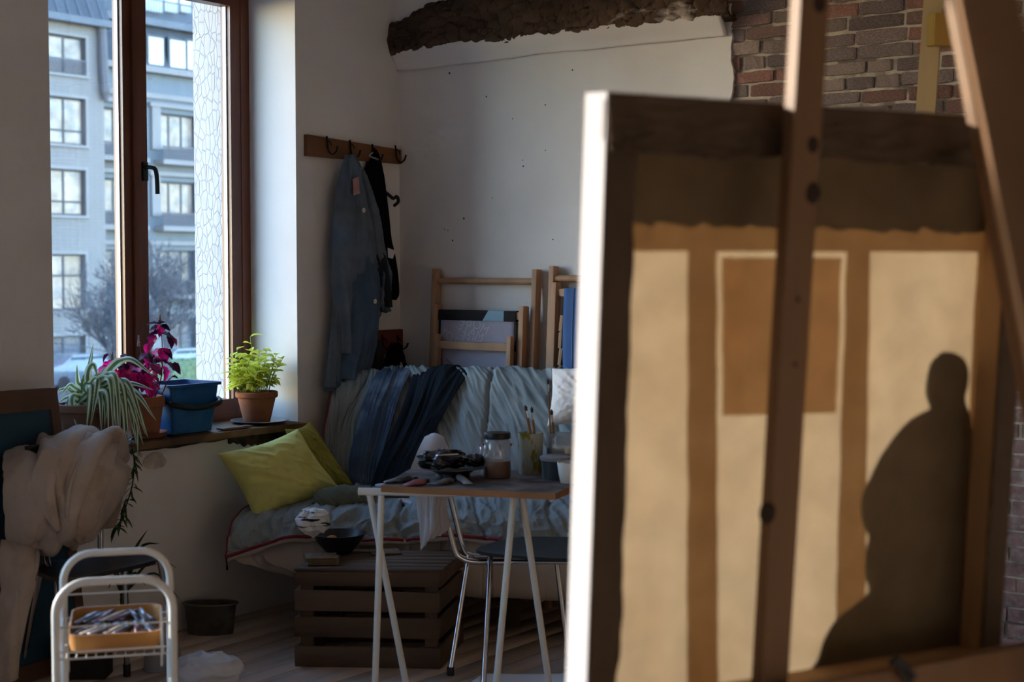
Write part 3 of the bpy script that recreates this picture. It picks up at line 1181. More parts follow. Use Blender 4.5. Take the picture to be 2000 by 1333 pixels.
hs = np.linspace(0, CH, 22)
fold_strip([(0.0, h) for h in hs], [(0.046 + 0.007 * nz(h * 7, 1.1) - 0.016 * math.exp(-((h - 0.045) / 0.05) ** 2) + 0.006 * math.exp(-((h - 0.2) / 0.06) ** 2), h) for h in hs], 90, 10, 0.006, 2.0, 0.004)
fold_strip([(CL, h) for h in hs], [(CL - 0.047 + 0.006 * nz(h * 6, 5.1), h) for h in hs], 90, 10, 0.005, 7.0, 0.004)
ls = np.linspace(0, CL, 26)
fold_strip([(l, CH) for l in ls], [(l, CH - 0.076 - 0.006 * nz(l * 7, 3.3) - 0.008 * math.exp(-((l - 0.2) / 0.05) ** 2)) for l in ls], 130, 24, 0.022, 4.0, 0.008)


# the picture itself: paint lying on the front of the linen
def glaze(name, col, tcol, dens):
    m = bpy.data.materials.new(name)
    m.use_nodes = True
    N, Lk = m.node_tree.nodes, m.node_tree.links
    b = N['Principled BSDF']
    b.inputs['Base Color'].default_value = (*lin(col), 1)
    b.inputs['Roughness'].default_value = 0.5
    t = N.new('ShaderNodeBsdfTransparent')
    n = N.new('ShaderNodeTexNoise')
    n.inputs['Scale'].default_value = 14
    n.inputs['Detail'].default_value = 5
    mx = N.new('ShaderNodeMix')
    mx.data_type = 'RGBA'
    c = lin(tcol)
    mx.inputs['A'].default_value = (*[min(1, x * 0.72) for x in c], 1)
    mx.inputs['B'].default_value = (*[min(1, x * 1.28) for x in c], 1)
    Lk.new(n.outputs['Fac'], mx.inputs['Factor'])
    Lk.new(mx.outputs['Result'], t.inputs['Color'])
    s = N.new('ShaderNodeMixShader')
    s.inputs['Fac'].default_value = dens
    Lk.new(t.outputs[0], s.inputs[1])
    Lk.new(b.outputs[0], s.inputs[2])
    Lk.new(s.outputs[0], N['Material Output'].inputs['Surface'])
    return m


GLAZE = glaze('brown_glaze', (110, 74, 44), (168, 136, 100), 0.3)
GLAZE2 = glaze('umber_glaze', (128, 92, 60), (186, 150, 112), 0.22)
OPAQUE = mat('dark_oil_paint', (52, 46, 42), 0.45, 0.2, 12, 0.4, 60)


def paint(name, outline, m, t0=0.0030):
    pts = [cv(x, y) for x, y in outline]
    ar = sum(pts[i][0] * pts[(i + 1) % len(pts)][1] - pts[(i + 1) % len(pts)][0] * pts[i][1] for i in range(len(pts)))
    if ar < 0:
        pts = pts[::-1]
    mb = MB()
    bm = bmesh.new()
    f = bm.faces.new([bm.verts.new(cp(x, y, CT + t0)) for x, y in pts])
    bmesh.ops.triangulate(bm, faces=[f])
    bm.verts.index_update()
    mb.add([v.co.copy() for v in bm.verts], [tuple(v.index for v in q.verts) for q in bm.faces])
    bm.free()
    return ob(name, mb, m, canvas)


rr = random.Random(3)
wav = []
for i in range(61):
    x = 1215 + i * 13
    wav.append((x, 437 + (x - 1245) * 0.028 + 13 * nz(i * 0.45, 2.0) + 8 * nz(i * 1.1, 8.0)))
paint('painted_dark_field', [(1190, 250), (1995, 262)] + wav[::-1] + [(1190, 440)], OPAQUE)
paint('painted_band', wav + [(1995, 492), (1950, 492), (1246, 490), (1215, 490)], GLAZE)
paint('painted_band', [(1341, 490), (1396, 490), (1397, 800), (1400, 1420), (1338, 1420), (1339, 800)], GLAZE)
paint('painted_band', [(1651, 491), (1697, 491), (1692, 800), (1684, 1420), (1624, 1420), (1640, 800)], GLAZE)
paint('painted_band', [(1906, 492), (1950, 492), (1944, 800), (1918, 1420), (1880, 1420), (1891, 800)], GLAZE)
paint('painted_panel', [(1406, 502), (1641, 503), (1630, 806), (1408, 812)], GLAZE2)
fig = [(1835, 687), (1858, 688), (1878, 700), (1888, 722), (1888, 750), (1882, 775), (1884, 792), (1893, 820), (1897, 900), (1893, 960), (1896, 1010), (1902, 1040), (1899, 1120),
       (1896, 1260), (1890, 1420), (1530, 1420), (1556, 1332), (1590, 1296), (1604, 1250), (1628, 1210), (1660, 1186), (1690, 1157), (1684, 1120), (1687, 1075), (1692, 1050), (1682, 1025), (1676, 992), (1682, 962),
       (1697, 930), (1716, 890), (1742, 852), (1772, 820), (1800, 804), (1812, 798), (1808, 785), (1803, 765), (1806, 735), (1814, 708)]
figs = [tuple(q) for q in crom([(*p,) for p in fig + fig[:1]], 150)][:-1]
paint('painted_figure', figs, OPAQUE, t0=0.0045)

# ------------------------------------------------------------------ tripod easel carrying it
EASELW = mat('easel_pine', (112, 82, 56), 0.55, 0.14, 8, 0.1, 40, stretch=(1, 1, 0.05))
KNOT = mat('bored_hole', (38, 20, 14), 0.8, 0.1)
apex = P(1650, -900, 2.15)
easel = thing('tripod_easel', V((apex.x, apex.y, 0)), 'tall pine tripod easel with bored holes, holding the big canvas', 'easel')


def leg(p0, p1, w, h, name='leg', face=None):
    mb = MB()
    mb.beam(p0, p1, w, h, up=face or CN)
    return ob(name, mb, EASELW, easel, bev=0.003)


def on_back(px, py, off):
    return hitp(px, py, CB - CN * off, CN)


m_top, m_bot = on_back(1632, -860, 0.045), on_back(1500, 1390, 0.040)
dirm = (m_bot - m_top).normalized()
m_foot = m_top + dirm * (m_top.z / -dirm.z)
mast = leg(m_top, m_foot, 0.050, 0.024)
side = dirm.cross(CN).normalized()
mn = side.cross(dirm).normalized()
if mn.dot(CN) > 0:
    mn = -mn
for (x, y, r) in ((1601, 6, 0.0105), (1588, 283, 0.0095), (1588, 377, 0.0125), (1500, 1003, 0.013), (1558, 585, 0.0035), (1553, 712, 0.003)):
    c = hitp(x, y, m_top + mn * 0.012, mn)
    mb = MB()
    ax2 = dirm.cross(mn).normalized()
    mb.lathe([(r * 0.001, -0.004), (r, -0.004), (r, 0.0006), (r * 0.8, 0.0010), (0.0001, 0.0010)], c, 20, ax=(ax2, dirm * 1.25, mn))
    ob('bored_hole', mb, KNOT, mast, smooth=True)
# right front leg, hidden for the most part
r_top = apex + V((0.05, 0.02, 0))
thr = P(1878, 0, 2.2)
dr = (thr - r_top).normalized()
leg(r_top, r_top + dr * (r_top.z / -dr.z), 0.020, 0.05, face=CD)
# rear leg, nearest the camera
thr = P(1928, 0, 1.72)
r2 = apex + V((0.055, -0.03, 0.0))
dr = (thr - r2).normalized()
leg(r2, r2 + dr * (r2.z / -dr.z), 0.066, 0.012, face=V((0.0, -1, -0.25)))
mb = MB()
mb.box(apex + V((0.01, 0, 0.0)), (0.20, 0.06, 0.11), (CD, _nf, V((0, 0, 1))))
ob('head_block', mb, EASELW, easel, bev=0.006)
# ledge under the canvas, crossing behind the legs
lz = -0.026
mb = MB()
mb.hexa([cp(-0.06, lz - 0.03, -0.045), cp(CL + 0.1, lz - 0.03, -0.045), cp(CL + 0.1, lz - 0.03, 0.09), cp(-0.06, lz - 0.03, 0.09),
         cp(-0.06, lz + 0.022, -0.045), cp(CL + 0.1, lz + 0.022, -0.045), cp(CL + 0.1, lz + 0.022, 0.09), cp(-0.06, lz + 0.022, 0.09)])
ob('ledge', mb, EASELW, easel, bev=0.004)
mb = MB()
l0, l1 = on_back(1545, 1390, 0.075), on_back(1990, 1305, 0.075)
dl = (l1 - l0).normalized()
mb.beam(l0 - dl * 0.3, l1 + dl * 0.2, 0.075, 0.022, up=-CN)
ob('cross_bar', mb, EASELW, easel, bev=0.003)
mb = MB()
c0 = on_back(1752, 1302, 0.095)
mb.tube(curve([c0 + CD * -0.012 + CW * 0.004, c0 + CW * 0.010, c0 + CD * 0.018 - CW * 0.004, c0 + CD * 0.034 - CW * 0.02], 16), 0.006, 10)
mb.tube(curve([c0 + CW * 0.006, c0 + CD * 0.012 - CW * 0.014, c0 + CD * 0.03 - CW * 0.03], 10), 0.005, 8)
ob('spring_clip', mb, BLACKPL, easel, smooth='all')

# ------------------------------------------------------------------ the second easel by the brick wall
e2b = hitz(1800, 1600, 0)
PINE2 = mat('pale_easel_wood', (186, 158, 112), 0.6, 0.12, 8, 0.1, 40, stretch=(1, 1, 0.06))
YEL = mat('yellow_wood', (178, 138, 62), 0.5, 0.12, 9, stretch=(1, 1, 0.1))
D2 = 4.75
p0, p1 = P(1828, -60, D2), P(1795, 400, D2 + 0.03)
dd = (p1 - p0).normalized()
foot = p0 + dd * (p0.z / -dd.z)
e2 = thing('studio_easel', V((foot.x, foot.y, 0)), 'pale wooden studio easel with yellow clamp block before the bare bricks', 'easel')
wy = V((-0.35, -1, 0)).normalized()
mb = MB()
mb.beam(p0 - dd * 0.25, foot, 0.06, 0.035, up=wy)
ob('mast', mb, PINE2, e2, bev=0.003)
mb = MB()
mb.beam(p0 - dd * 0.2 + V((0.20, 0.05, 0)), foot + V((0.25, 0.05, 0)), 0.05, 0.035, up=wy)
ob('mast', mb, PINE2, e2, bev=0.003)
mb = MB()
mb.beam(P(1818, 58, D2 - 0.03), P(1960, 66, D2 + 0.02), 0.1, 0.05, up=wy)
ob('clamp_block', mb, YEL, e2, bev=0.004)
mb = MB()
mb.beam(foot + V((-0.05, 0, 0.75)), foot + V((0.4, 0.05, 0.75)), 0.08, 0.05, up=wy)
ob('tray', mb, PINE2, e2, bev=0.004)
for s in (0, 0.25):
    mb = MB()
    mb.beam(foot + V((s, -0.3, 0.03)), foot + V((s, 0.3, 0.03)), 0.05, 0.06)
    ob('foot', mb, PINE2, e2, bev=0.004)
# ------------------------------------------------------------------ sofa with mattress
CREAM = mat('cream_ticking', (196, 182, 168), 0.9, 0.08, 6, 0.3, 60, spec=0.1)
sofa = thing('futon_sofa', V((-0.3, 6.3, 0)), 'low futon sofa with thick cream mattress under the dark quilt', 'sofa')


def sofa_D(px, D):
    # the sofa turns a little towards the room to the right; more at its back
    k = 0.14 + 0.86 * min(1.0, max(0.0, (D - 5.95) / 0.7))
    return D - (max(0.0, px - 700) * 0.00080 + max(0.0, px - 1100) * 0.0005) * k


def px_row(pts):
    return [P(x, y, sofa_D(x, D)) for x, y, D in pts]


def quilty(u, v, p):
    return 0.010 * nz(p[0] * 9, p[1] * 9, p[2] * 9) - 0.012 * math.exp(-(((u * 9) % 1 - 0.5) / 0.035) ** 2)


# seat mattress: closed roll of rows from top back, over the front, to the bottom back
rows = [px_row([(600, 962, 6.60), (780, 960, 6.62), (1000, 958, 6.6), (1330, 968, 6.5)]),
        px_row([(520, 1008, 6.20), (780, 1000, 6.20), (1000, 1000, 6.2), (1350, 1010, 6.1)]),
        px_row([(462, 1050, 6.03), (760, 1036, 6.04), (1000, 1040, 6.02), (1370, 1050, 5.95)]),
        px_row([(452, 1082, 5.995), (750, 1072, 5.985), (1000, 1078, 5.96), (1370, 1090, 5.9)]),
        px_row([(478, 1098, 5.99), (750, 1112, 5.975), (1000, 1125, 5.95), (1370, 1135, 5.9)]),
        px_row([(575, 1112, 6.02), (760, 1140, 6.02), (1000, 1160, 5.99), (1370, 1168, 5.94)]),
        px_row([(600, 1112, 6.25), (770, 1135, 6.25), (1000, 1148, 6.2), (1370, 1150, 6.15)]),
        px_row([(640, 1085, 6.55), (780, 1100, 6.58), (1000, 1105, 6.55), (1330, 1105, 6.5)])]
mb = MB()
mb.sheet(patch(rows, 200, 70, quilty), 0.02)
ob('seat_mattress', mb, CREAM, sofa, smooth='all')
mb = MB()
rows = [px_row([(640, 960, 6.66), (780, 958, 6.68), (1000, 955, 6.66), (1330, 965, 6.58)]),
        px_row([(664, 770, 6.76), (790, 750, 6.79), (1000, 750, 6.75), (1330, 762, 6.67)]),
        px_row([(672, 770, 6.86), (790, 748, 6.90), (1000, 748, 6.85), (1330, 760, 6.77)]),
        px_row([(668, 960, 6.82), (790, 958, 6.85), (1000, 955, 6.8), (1330, 965, 6.72)])]
mb.sheet(patch(rows, 60, 30), 0.02)
ob('back_mattress', mb, CREAM, sofa, smooth='all')
FRAMEW = mat('dark_bed_frame', (48, 36, 28), 0.7, 0.2, 8)
for (x, y) in ((-0.74, 6.2), (-0.62, 6.5), (0.50, 5.95), (0.50, 6.02), (0.0, 6.2)):
    mb = MB()
    mb.box((x, y, 0.09), (0.07, 0.07, 0.18))
    ob('leg', mb, FRAMEW, sofa)
for (y0, y1) in ((6.16, 5.95), (6.50, 6.06)):
    mb = MB()
    mb.beam((-0.76, y0, 0.19), (0.58, y1, 0.19), 0.05, 0.06)
    ob('side_rail', mb, FRAMEW, sofa)

# ------------------------------------------------------------------ quilt over seat and back
QUILT = mat('slate_quilt', (142, 150, 150), 0.85, 0.10, 5, 0.25, 120, spec=0.15, alt=(124, 133, 136), altscale=4)
REDP = mat('red_piping', (132, 22, 32), 0.6, 0.08)
st = [0.0, 0.14, 0.32, 0.52, 0.76, 1.0]
hem = [(444, 1084, 5.955), (585, 1049, 5.965), (745, 1056, 5.95), (925, 1050, 5.93), (1110, 1078, 5.92), (1360, 1092, 5.86)]
q_rows = [hem,
          [(448, 1055, 5.96), (588, 1028, 5.985), (750, 1030, 5.975), (925, 1030, 5.95), (1110, 1050, 5.92), (1355, 1060, 5.87)],
          [(462, 1020, 6.03), (600, 1002, 6.05), (760, 1002, 6.05), (925, 1003, 6.03), (1110, 1018, 6.0), (1350, 1030, 5.95)],
          [(520, 985, 6.28), (635, 972, 6.32), (770, 972, 6.33), (930, 972, 6.30), (1110, 985, 6.27), (1335, 995, 6.22)],
          [(585, 957, 6.56), (660, 950, 6.61), (780, 948, 6.62), (930, 946, 6.60), (1110, 955, 6.56), (1320, 965, 6.52)],
          [(618, 915, 6.63), (672, 905, 6.655), (782, 903, 6.66), (930, 903, 6.645), (1110, 908, 6.60), (1318, 918, 6.56)],
          [(638, 830, 6.70), (690, 820, 6.71), (786, 818, 6.715), (930, 820, 6.70), (1095, 822, 6.65), (1318, 832, 6.60)],
          [(655, 764, 6.76), (735, 742, 6.765), (795, 740, 6.77), (930, 741, 6.75), (1080, 742, 6.70), (1318, 752, 6.65)],
          [(666, 754, 6.795), (742, 733, 6.835), (800, 731, 6.84), (930, 733, 6.82), (1080, 735, 6.77), (1320, 745, 6.72)],
          [(674, 790, 6.81), (745, 770, 6.91), (803, 770, 6.915), (930, 770, 6.89), (1080, 772, 6.84), (1320, 782, 6.79)]]


def quilt_disp(u, v, p):
    u += 0.02 * nz(u * 6, v * 5, 11) + 0.006 * nz(u * 22, v * 16, 12)
    # v: 0 hem .. 1 behind the back; folds drawn down to the left on the back, short pulls on the seat
    ks = [0.13, 0.30, 0.46, 0.625, 0.79, 0.93]
    seam = sum(math.exp(-((u + 0.03 * math.sin(v * 5) - s) / 0.006) ** 2) for s in ks)
    seam2 = math.exp(-((v - 0.34 - 0.02 * nz(u * 6, 1)) / 0.012) ** 2)
    if v > 0.5:
        d = 0.012 * ridge(u * 13 + v * 6.0, v * 2.2 - u * 2, 3) + 0.010 * ridge(u * 34 + v * 16, v * 4, 8) + 0.006 * ridge(u * 80 + v * 36, v * 12, 5)
        d -= 0.016 * seam
    else:
        d = 0.013 * ridge(u * 15 - v * 3, v * 7, 3) + 0.007 * ridge(u * 40, v * 10 + u * 6, 5) + 0.003 * ridge(u * 90, v * 24, 5)
        d -= 0.014 * seam + 0.014 * seam2
        d += 0.010 * math.sin(u * 50) * max(0, 0.16 - v) / 0.16
    return d + 0.012


G = patch([px_row(r) for r in q_rows], 400, 240, quilt_disp)
mb = MB()
mb.sheet(G, 0.012)
quilt = tag(ob('quilt', mb, QUILT, smooth='all'), 'slate grey quilt with red piping spread over the sofa', 'quilt')
edge = [V(G[0, j]) + V((0, -0.004, -0.004)) for j in range(0, 400, 2)]
mb = MB(); mb.tube(edge, 0.0065, 8)
ob('red_piping', mb, REDP, quilt, smooth='all')
edge = [V(G[i, 0]) + V((-0.002, -0.004, 0)) for i in range(0, 215, 2)]
mb = MB(); mb.tube(edge, 0.0035, 8)
ob('red_piping', mb, REDP, quilt, smooth='all')
mb = MB()
zp = V(G[0, 2])
mb.tube([zp + V((-0.004, -0.006, 0)), zp + V((-0.004, -0.008, -0.02)), zp + V((-0.002, -0.008, -0.045))], 0.003, 6)
mb.box(zp + V((-0.002, -0.008, -0.05)), (0.008, 0.003, 0.018))
ob('zip_pull', mb, IRON, quilt)
# pale lining strip that shows under the hem
rows = [[V(G[0, j]) + V((0, 0.004, -0.006)) for j in range(0, 400, 8)], [V(G[0, j]) + V((0, 0.006, -0.026 - 0.012 * nz(j * 0.05, 2))) for j in range(0, 400, 8)]]
mb = MB(); mb.sheet(np.array([[list(p) for p in r] for r in rows]), 0.004)
ob('lining_edge', mb, mat('pale_lining', (202, 192, 182), 0.9, 0.06, 5), quilt, smooth='all')


# ------------------------------------------------------------------ pillows
def pillow(name, corners, thick, m, label, cat='cushion', wrinkle=0.006, sd=0.0, group=None):
    tl, tr, br, bl = [V(c) for c in corners]
    nrm = (tr - tl).cross(bl - tl).normalized()
    if nrm.y > 0:
        nrm = -nrm
    n = 70
    vs_, fs = [], []
    for side in (1, -1):
        for i in range(n):
            for j in range(n):
                u, v = j / (n - 1), i / (n - 1)
                # sides drawn in between the corners
                uu = u + 0.055 * math.sin(math.pi * v) * (0.5 - u) * 2
                vv = v + 0.055 * math.sin(math.pi * u) * (0.5 - v) * 2
                p = (tl * (1 - uu) + tr * uu) * (1 - vv) + (bl * (1 - uu) + br * uu) * vv
                e = max(0.0, (1 - abs(2 * u - 1) ** 3.0) * (1 - abs(2 * v - 1) ** 3.0)) ** 0.55
                h = thick / 2 * e
                rim = min(u, v, 1 - u, 1 - v)
                h += e * wrinkle * (1.6 * ridge(u * 4 + sd, v * 7 - u * 5, sd) + nz(u * 14, v * 14, sd)) * (1.2 - rim)
                vs_.append(p + nrm * (h * side))
    for s in range(2):
        o = s * n * n
        for i in range(n - 1):
            for j in range(n - 1):
                q = (o + i * n + j, o + i * n + j + 1, o + (i + 1) * n + j + 1, o + (i + 1) * n + j)
                fs.append(q if s else q[::-1])
    mb = MB().add(vs_, fs)
    o = ob(name, mb, m, smooth='all')
    bm = bmesh.new(); bm.from_mesh(o.data)
    bmesh.ops.remove_doubles(bm, verts=bm.verts, dist=0.0004)
    bmesh.ops.recalc_face_normals(bm, faces=bm.faces)
    bm.to_mesh(o.data); bm.free()
    return tag(o, label, cat, group)


LIME = mat('lime_cotton', (216, 212, 126), 0.85, 0.08, 7, 0.25, 160, spec=0.12, alt=(204, 198, 112), altscale=5)
OLIVE = mat('olive_cotton', (150, 142, 66), 0.85, 0.08, 7, 0.25, 160, spec=0.12)
pillow('cushion', (P(556, 838, 6.42), P(606, 822, 6.50), P(692, 950, 6.52), P(602, 962, 6.44)), 0.09, OLIVE, 'olive yellow cushion standing behind the larger lime cushion', sd=3.1)
pillow('cushion', (P(424, 886, 6.08), P(582, 838, 6.30), P(674, 966, 6.36), P(500, 1024, 6.04)), 0.18, LIME, 'big lime yellow cushion leaning on the wall at the sofa end', sd=1.3)
# white pillow-like bag on the sofa back
WHITEC = mat('white_cotton', (236, 232, 228), 0.85, 0.04, 6, 0.2, 120, spec=0.15)
pillow('pillow', (P(1078, 720, 6.28), P(1205, 706, 6.14), P(1210, 826, 6.06), P(1068, 834, 6.20)), 0.12, WHITEC, 'white pillow propped on the sofa back beside the canvas edge', 'pillow', 0.004, 5.0)


# ------------------------------------------------------------------ wooden crate
CRATE = mat('crate_wood', (92, 72, 56), 0.85, 0.35, 9, 0.6, 40, stretch=(0.15, 0.5, 1), perobj=0.2, alt=(54, 42, 34), altscale=5, altlo=0.5, althi=0.75)
c_fl, c_fr = hitz(577, 1303, 0.0), hitz(860, 1308, 0.0)
cx = (c_fr - c_fl); cw = cx.length; cx.normalize()
cy = V((-cx.y, cx.x, 0))
if cy.y < 0:
    cy = -cy
cy = (cy + cx * 0.12).normalized()
cdp, chh = 0.40, 0.372
crate = thing('wooden_crate', c_fl + cx * cw / 2 + cy * cdp / 2, 'dark slatted wooden fruit crate standing before the sofa as a low table', 'crate')


def kp(x, y, z):
    return c_fl + cx * x + cy * y + V((0, 0, z))


def slat(x0, x1, y0, y1, z0, z1, name='slat', j=0.004):
    mb = MB()
    q = [kp(x0, y0, z0), kp(x1, y0, z0), kp(x1, y1, z0), kp(x0, y1, z0), kp(x0, y0, z1), kp(x1, y0, z1), kp(x1, y1, z1), kp(x0, y1, z1)]
    q = [p + V((rnd.uniform(-j, j), rnd.uniform(-j, j) * 0.5, rnd.uniform(-j, j) if z0 > 0.01 else 0)) for p in q]
    mb.hexa(q)
    return ob(name, mb, CRATE, crate, bev=0.002, bseg=1)


bands = [(0.0, 0.078), (0.112, 0.188), (0.214, 0.290), (0.306, 0.360)]
for (z0, z1) in bands:
    slat(0.0, cw, 0.0, 0.014, z0, z1)
    slat(0.0, cw, cdp - 0.014, cdp, z0, z1)
    slat(0.0, 0.014, 0.016, cdp - 0.016, z0, z1)
    slat(cw - 0.014, cw, 0.016, cdp - 0.016, z0, z1)
for x in (0.016, cw - 0.062):
    for y in (0.016, cdp - 0.04):
        slat(x, x + 0.046, y, y + 0.024, 0.002, 0.358, 'corner_post', 0.001)
for i in range(6):
    y0 = 0.002 + i * cdp / 6
    slat(-0.004, cw + 0.004, y0, y0 + cdp / 6 - 0.007, 0.361, 0.372, 'top_slat', 0.0015)
CZ = 0.3735

# things on the crate
BOWLM = mat('black_bowl', (20, 20, 22), 0.35, 0.1, spec=0.5)
bc = hitz(652, 1090, CZ) + V((0.01, 0.09, 0))
bc.z = CZ + 0.0005
bw_ = thing('bowl', bc, 'wide black bowl with scraps standing on the crate', 'bowl')
mb = MB()
mb.lathe([(0.001, 0.0), (0.045, 0.0), (0.052, 0.006), (0.085, 0.045), (0.105, 0.078), (0.107, 0.080), (0.103, 0.080), (0.082, 0.048), (0.05, 0.012), (0.001, 0.008)], bc, 40)
ob('bowl_body', mb, BOWLM, bw_, smooth=True)
for k in range(5):
    mb = MB()
    c = bc + V((rnd.uniform(-0.04, 0.05), rnd.uniform(-0.04, 0.04), 0.052))
    mb.lathe([(0.001, -0.012), (0.016, -0.008), (0.02, 0), (0.013, 0.01), (0.001, 0.013)], c, 9)
    tag(ob('fruit_scrap', mb, mat('orange_peel', (196, 108, 52), 0.6, 0.2), bw_, smooth='all'))


def crumple(name, c, rx, ry, rz, m, label, cat, sd, amp=0.35, n=60, crisp=False):
    vs_, fs = [], []
    m2 = n * 2
    for i in range(n + 1):
        th = math.pi * i / n
        for j in range(m2):
            ph = 2 * math.pi * j / m2
            d = V((math.sin(th) * math.cos(ph), math.sin(th) * math.sin(ph), math.cos(th)))
            f = 1 + amp * (ridge(d.x * 1.3 + sd, d.y * 1.3, d.z * 1.3) * 0.55 + 0.16 * ridge(d.x * 2.9, d.y * 2.9 + sd, d.z * 2.9)) - amp * 0.3
            vs_.append(V((d.x * rx * f, d.y * ry * f, d.z * rz * f)))
    lo = min(v.z for v in vs_)
    vs_ = [V((v.x, v.y, max(v.z - lo, 0.0))) + V(c) for v in vs_]
    for i in range(n):
        for j in range(m2):
            fs.append((i * m2 + j, (i + 1) * m2 + j, (i + 1) * m2 + (j + 1) % m2, i * m2 + (j + 1) % m2))
    if crisp:                       # folded paper: flat facets
        vs_ = [v + V((rnd.uniform(-1, 1), rnd.uniform(-1, 1), rnd.uniform(0, 1))) * (rx * 0.09) if 0 < i < len(vs_) - m2 else v for i, v in enumerate(vs_)]
    return tag(ob(name, MB().add(vs_, fs), m, smooth=False if crisp else 'all'), label, cat)


PRINT = mat('printed_paper', (218, 216, 212), 0.7, 0.05, 10, alt=(34, 34, 38), altscale=17, altlo=0.56, althi=0.585, stretch=(0.5, 0.5, 2.6))
cr = crumple('crumpled_napkin', P(612, 1052, 5.70), 0.066, 0.05, 0.055, PRINT, 'crumpled white paper bag with black print poking out of the bowl', 'paper bag', 2.0, 0.4, 9, True)
TILEM = mat('patterned_cork', (116, 96, 72), 0.8, 0.3, 90, 0.6, 160)
for k in range(4):
    c = hitz(626, 1105, CZ) + V((0.0, 0.045, 0))
    mb = MB()
    an = 0.08 + rnd.uniform(-0.12, 0.12)
    mb.box((c.x + rnd.uniform(-0.006, 0.006), c.y, CZ + 0.004 + k * 0.0075), (0.118, 0.10, 0.006), (V((math.cos(an), math.sin(an), 0)), V((-math.sin(an), math.cos(an), 0)), V((0, 0, 1))))
    o = ob('coaster', mb, TILEM, bev=0.001, bseg=1)
    tag(o, ['bottom', 'second', 'third', 'topmost'][k] + ' cork coaster of the stack beside the bowl on the crate', 'coaster', 'stacked cork coasters')
mb = MB()
c = hitz(752, 1080, CZ) + V((0, 0.0, 0))
mb.box((c.x, c.y, CZ + 0.004), (0.115, 0.10, 0.006), (V((0.98, 0.2, 0)), V((-0.2, 0.98, 0)), V((0, 0, 1))))
tag(ob('coaster', mb, TILEM, bev=0.001, bseg=1), 'single cork coaster lying alone at the back of the crate', 'coaster')


# ------------------------------------------------------------------ chairs with chrome tubes
def seat_slab(mb, pts, th, dish=0.0):
    """Rounded laminated seat through four corner points."""
    a, b, c, d = pts
    n = 28
    top, bot = [], []
    ring = []
    for k in range(n):
        t = 2 * math.pi * k / n
        x, y = math.cos(t), math.sin(t)
        e = 4.0
        f = (abs(x) ** e + abs(y) ** e) ** (-1 / e)
        u, v = 0.5 + 0.5 * x * f, 0.5 + 0.5 * y * f
        ring.append((a * (1 - u) + b * u) * (1 - v) + (d * (1 - u) + c * u) * v)
    mid = (a + b + c + d) / 4
    vs_ = []
    for fr, dz in ((1.0, -th), (1.0, 0), (0.86, -0.002 - dish * 0.4), (0.5, -0.006 - dish), (0.0, -0.008 - dish)):
        for p in ring:
            vs_.append(mid + (p - mid) * fr + V((0, 0, dz)))
    fs = []
    for i in range(4):
        for j in range(n):
            fs.append((i * n + j, i * n + (j + 1) % n, (i + 1) * n + (j + 1) % n, (i + 1) * n + j))
    fs.append(tuple(range(n - 1, -1, -1)))
    return mb.add(vs_, fs)


def tube_part(name, pts, r, parent, n=18, m=None):
    mb = MB()
    mb.tube(curve(pts, n) if len(pts) > 2 else pts, r, 12)
    return ob(name, mb, m or CHROME, parent, smooth=True)


# the chair behind the trestle table
SZc = 0.455
s1, s2, s3, s4 = hitz(908, 1078, SZc), hitz(1140, 1096, SZc), hitz(1150, 1050, SZc), hitz(1000, 1048, SZc)
ch = thing('tube_chair', V(((s1.x + s3.x) / 2, (s1.y + s3.y) / 2, 0)), 'chrome tube chair with dark seat standing behind the trestle table', 'chair')
mb = MB(); seat_slab(mb, (s1, s2, s3, s4), 0.012, 0.004)
ob('seat', mb, BLACKLAM, ch, smooth=True)
u1 = [P(846, 870, 5.46), P(862, 965, 5.45), P(886, 1068, 5.42), P(900, 1090, 5.42), P(930, 1098, 5.43), P(1000, 1098, 5.45)]
u2 = [P(852, 868, 5.74), P(878, 965, 5.72), P(903, 1066, 5.70), P(916, 1084, 5.70), P(945, 1086, 5.70), P(1010, 1078, 5.72)]
tube_part('back_upright', u1, 0.011, ch, 30)
tube_part('back_upright', u2, 0.011, ch, 30)
mb = MB()
bk = [[P(838, 862, 5.43), P(842, 856, 5.6), P(846, 862, 5.77)], [P(848, 900, 5.43), P(852, 895, 5.6), P(856, 900, 5.77)], [P(857, 935, 5.43), P(861, 930, 5.6), P(865, 935, 5.77)]]
mb.sheet(patch([[V(p) for p in r] for r in bk], 16, 10), 0.012)
ob('backrest', mb, BLACKLAM, ch, smooth='all')
for (t0, f) in ((P(914, 1096, 5.52), hitz(880, 1320, 0.0)), (P(957, 1100, 5.40), hitz(944, 1352, 0.0)), (P(1086, 1086, 5.62), hitz(1111, 1302, 0.0)), (P(1128, 1098, 5.44), hitz(1160, 1345, 0.0))):
    l = tube_part('leg', [t0, t0 * 0.97 + f * 0.03, f + V((0, 0, 0.02))], 0.0105, ch, 8)
    mb = MB(); mb.lathe([(0.013, 0.0), (0.0135, 0.03), (0.012, 0.032)], f, 14)
    ob('rubber_foot', mb, BLACKPL, l, smooth=True)
mb = MB(); mb.tube([P(912, 1097, 5.47), P(1128, 1099, 5.46)], 0.008, 10)
ob('seat_rail', mb, CHROME, ch, smooth=True)

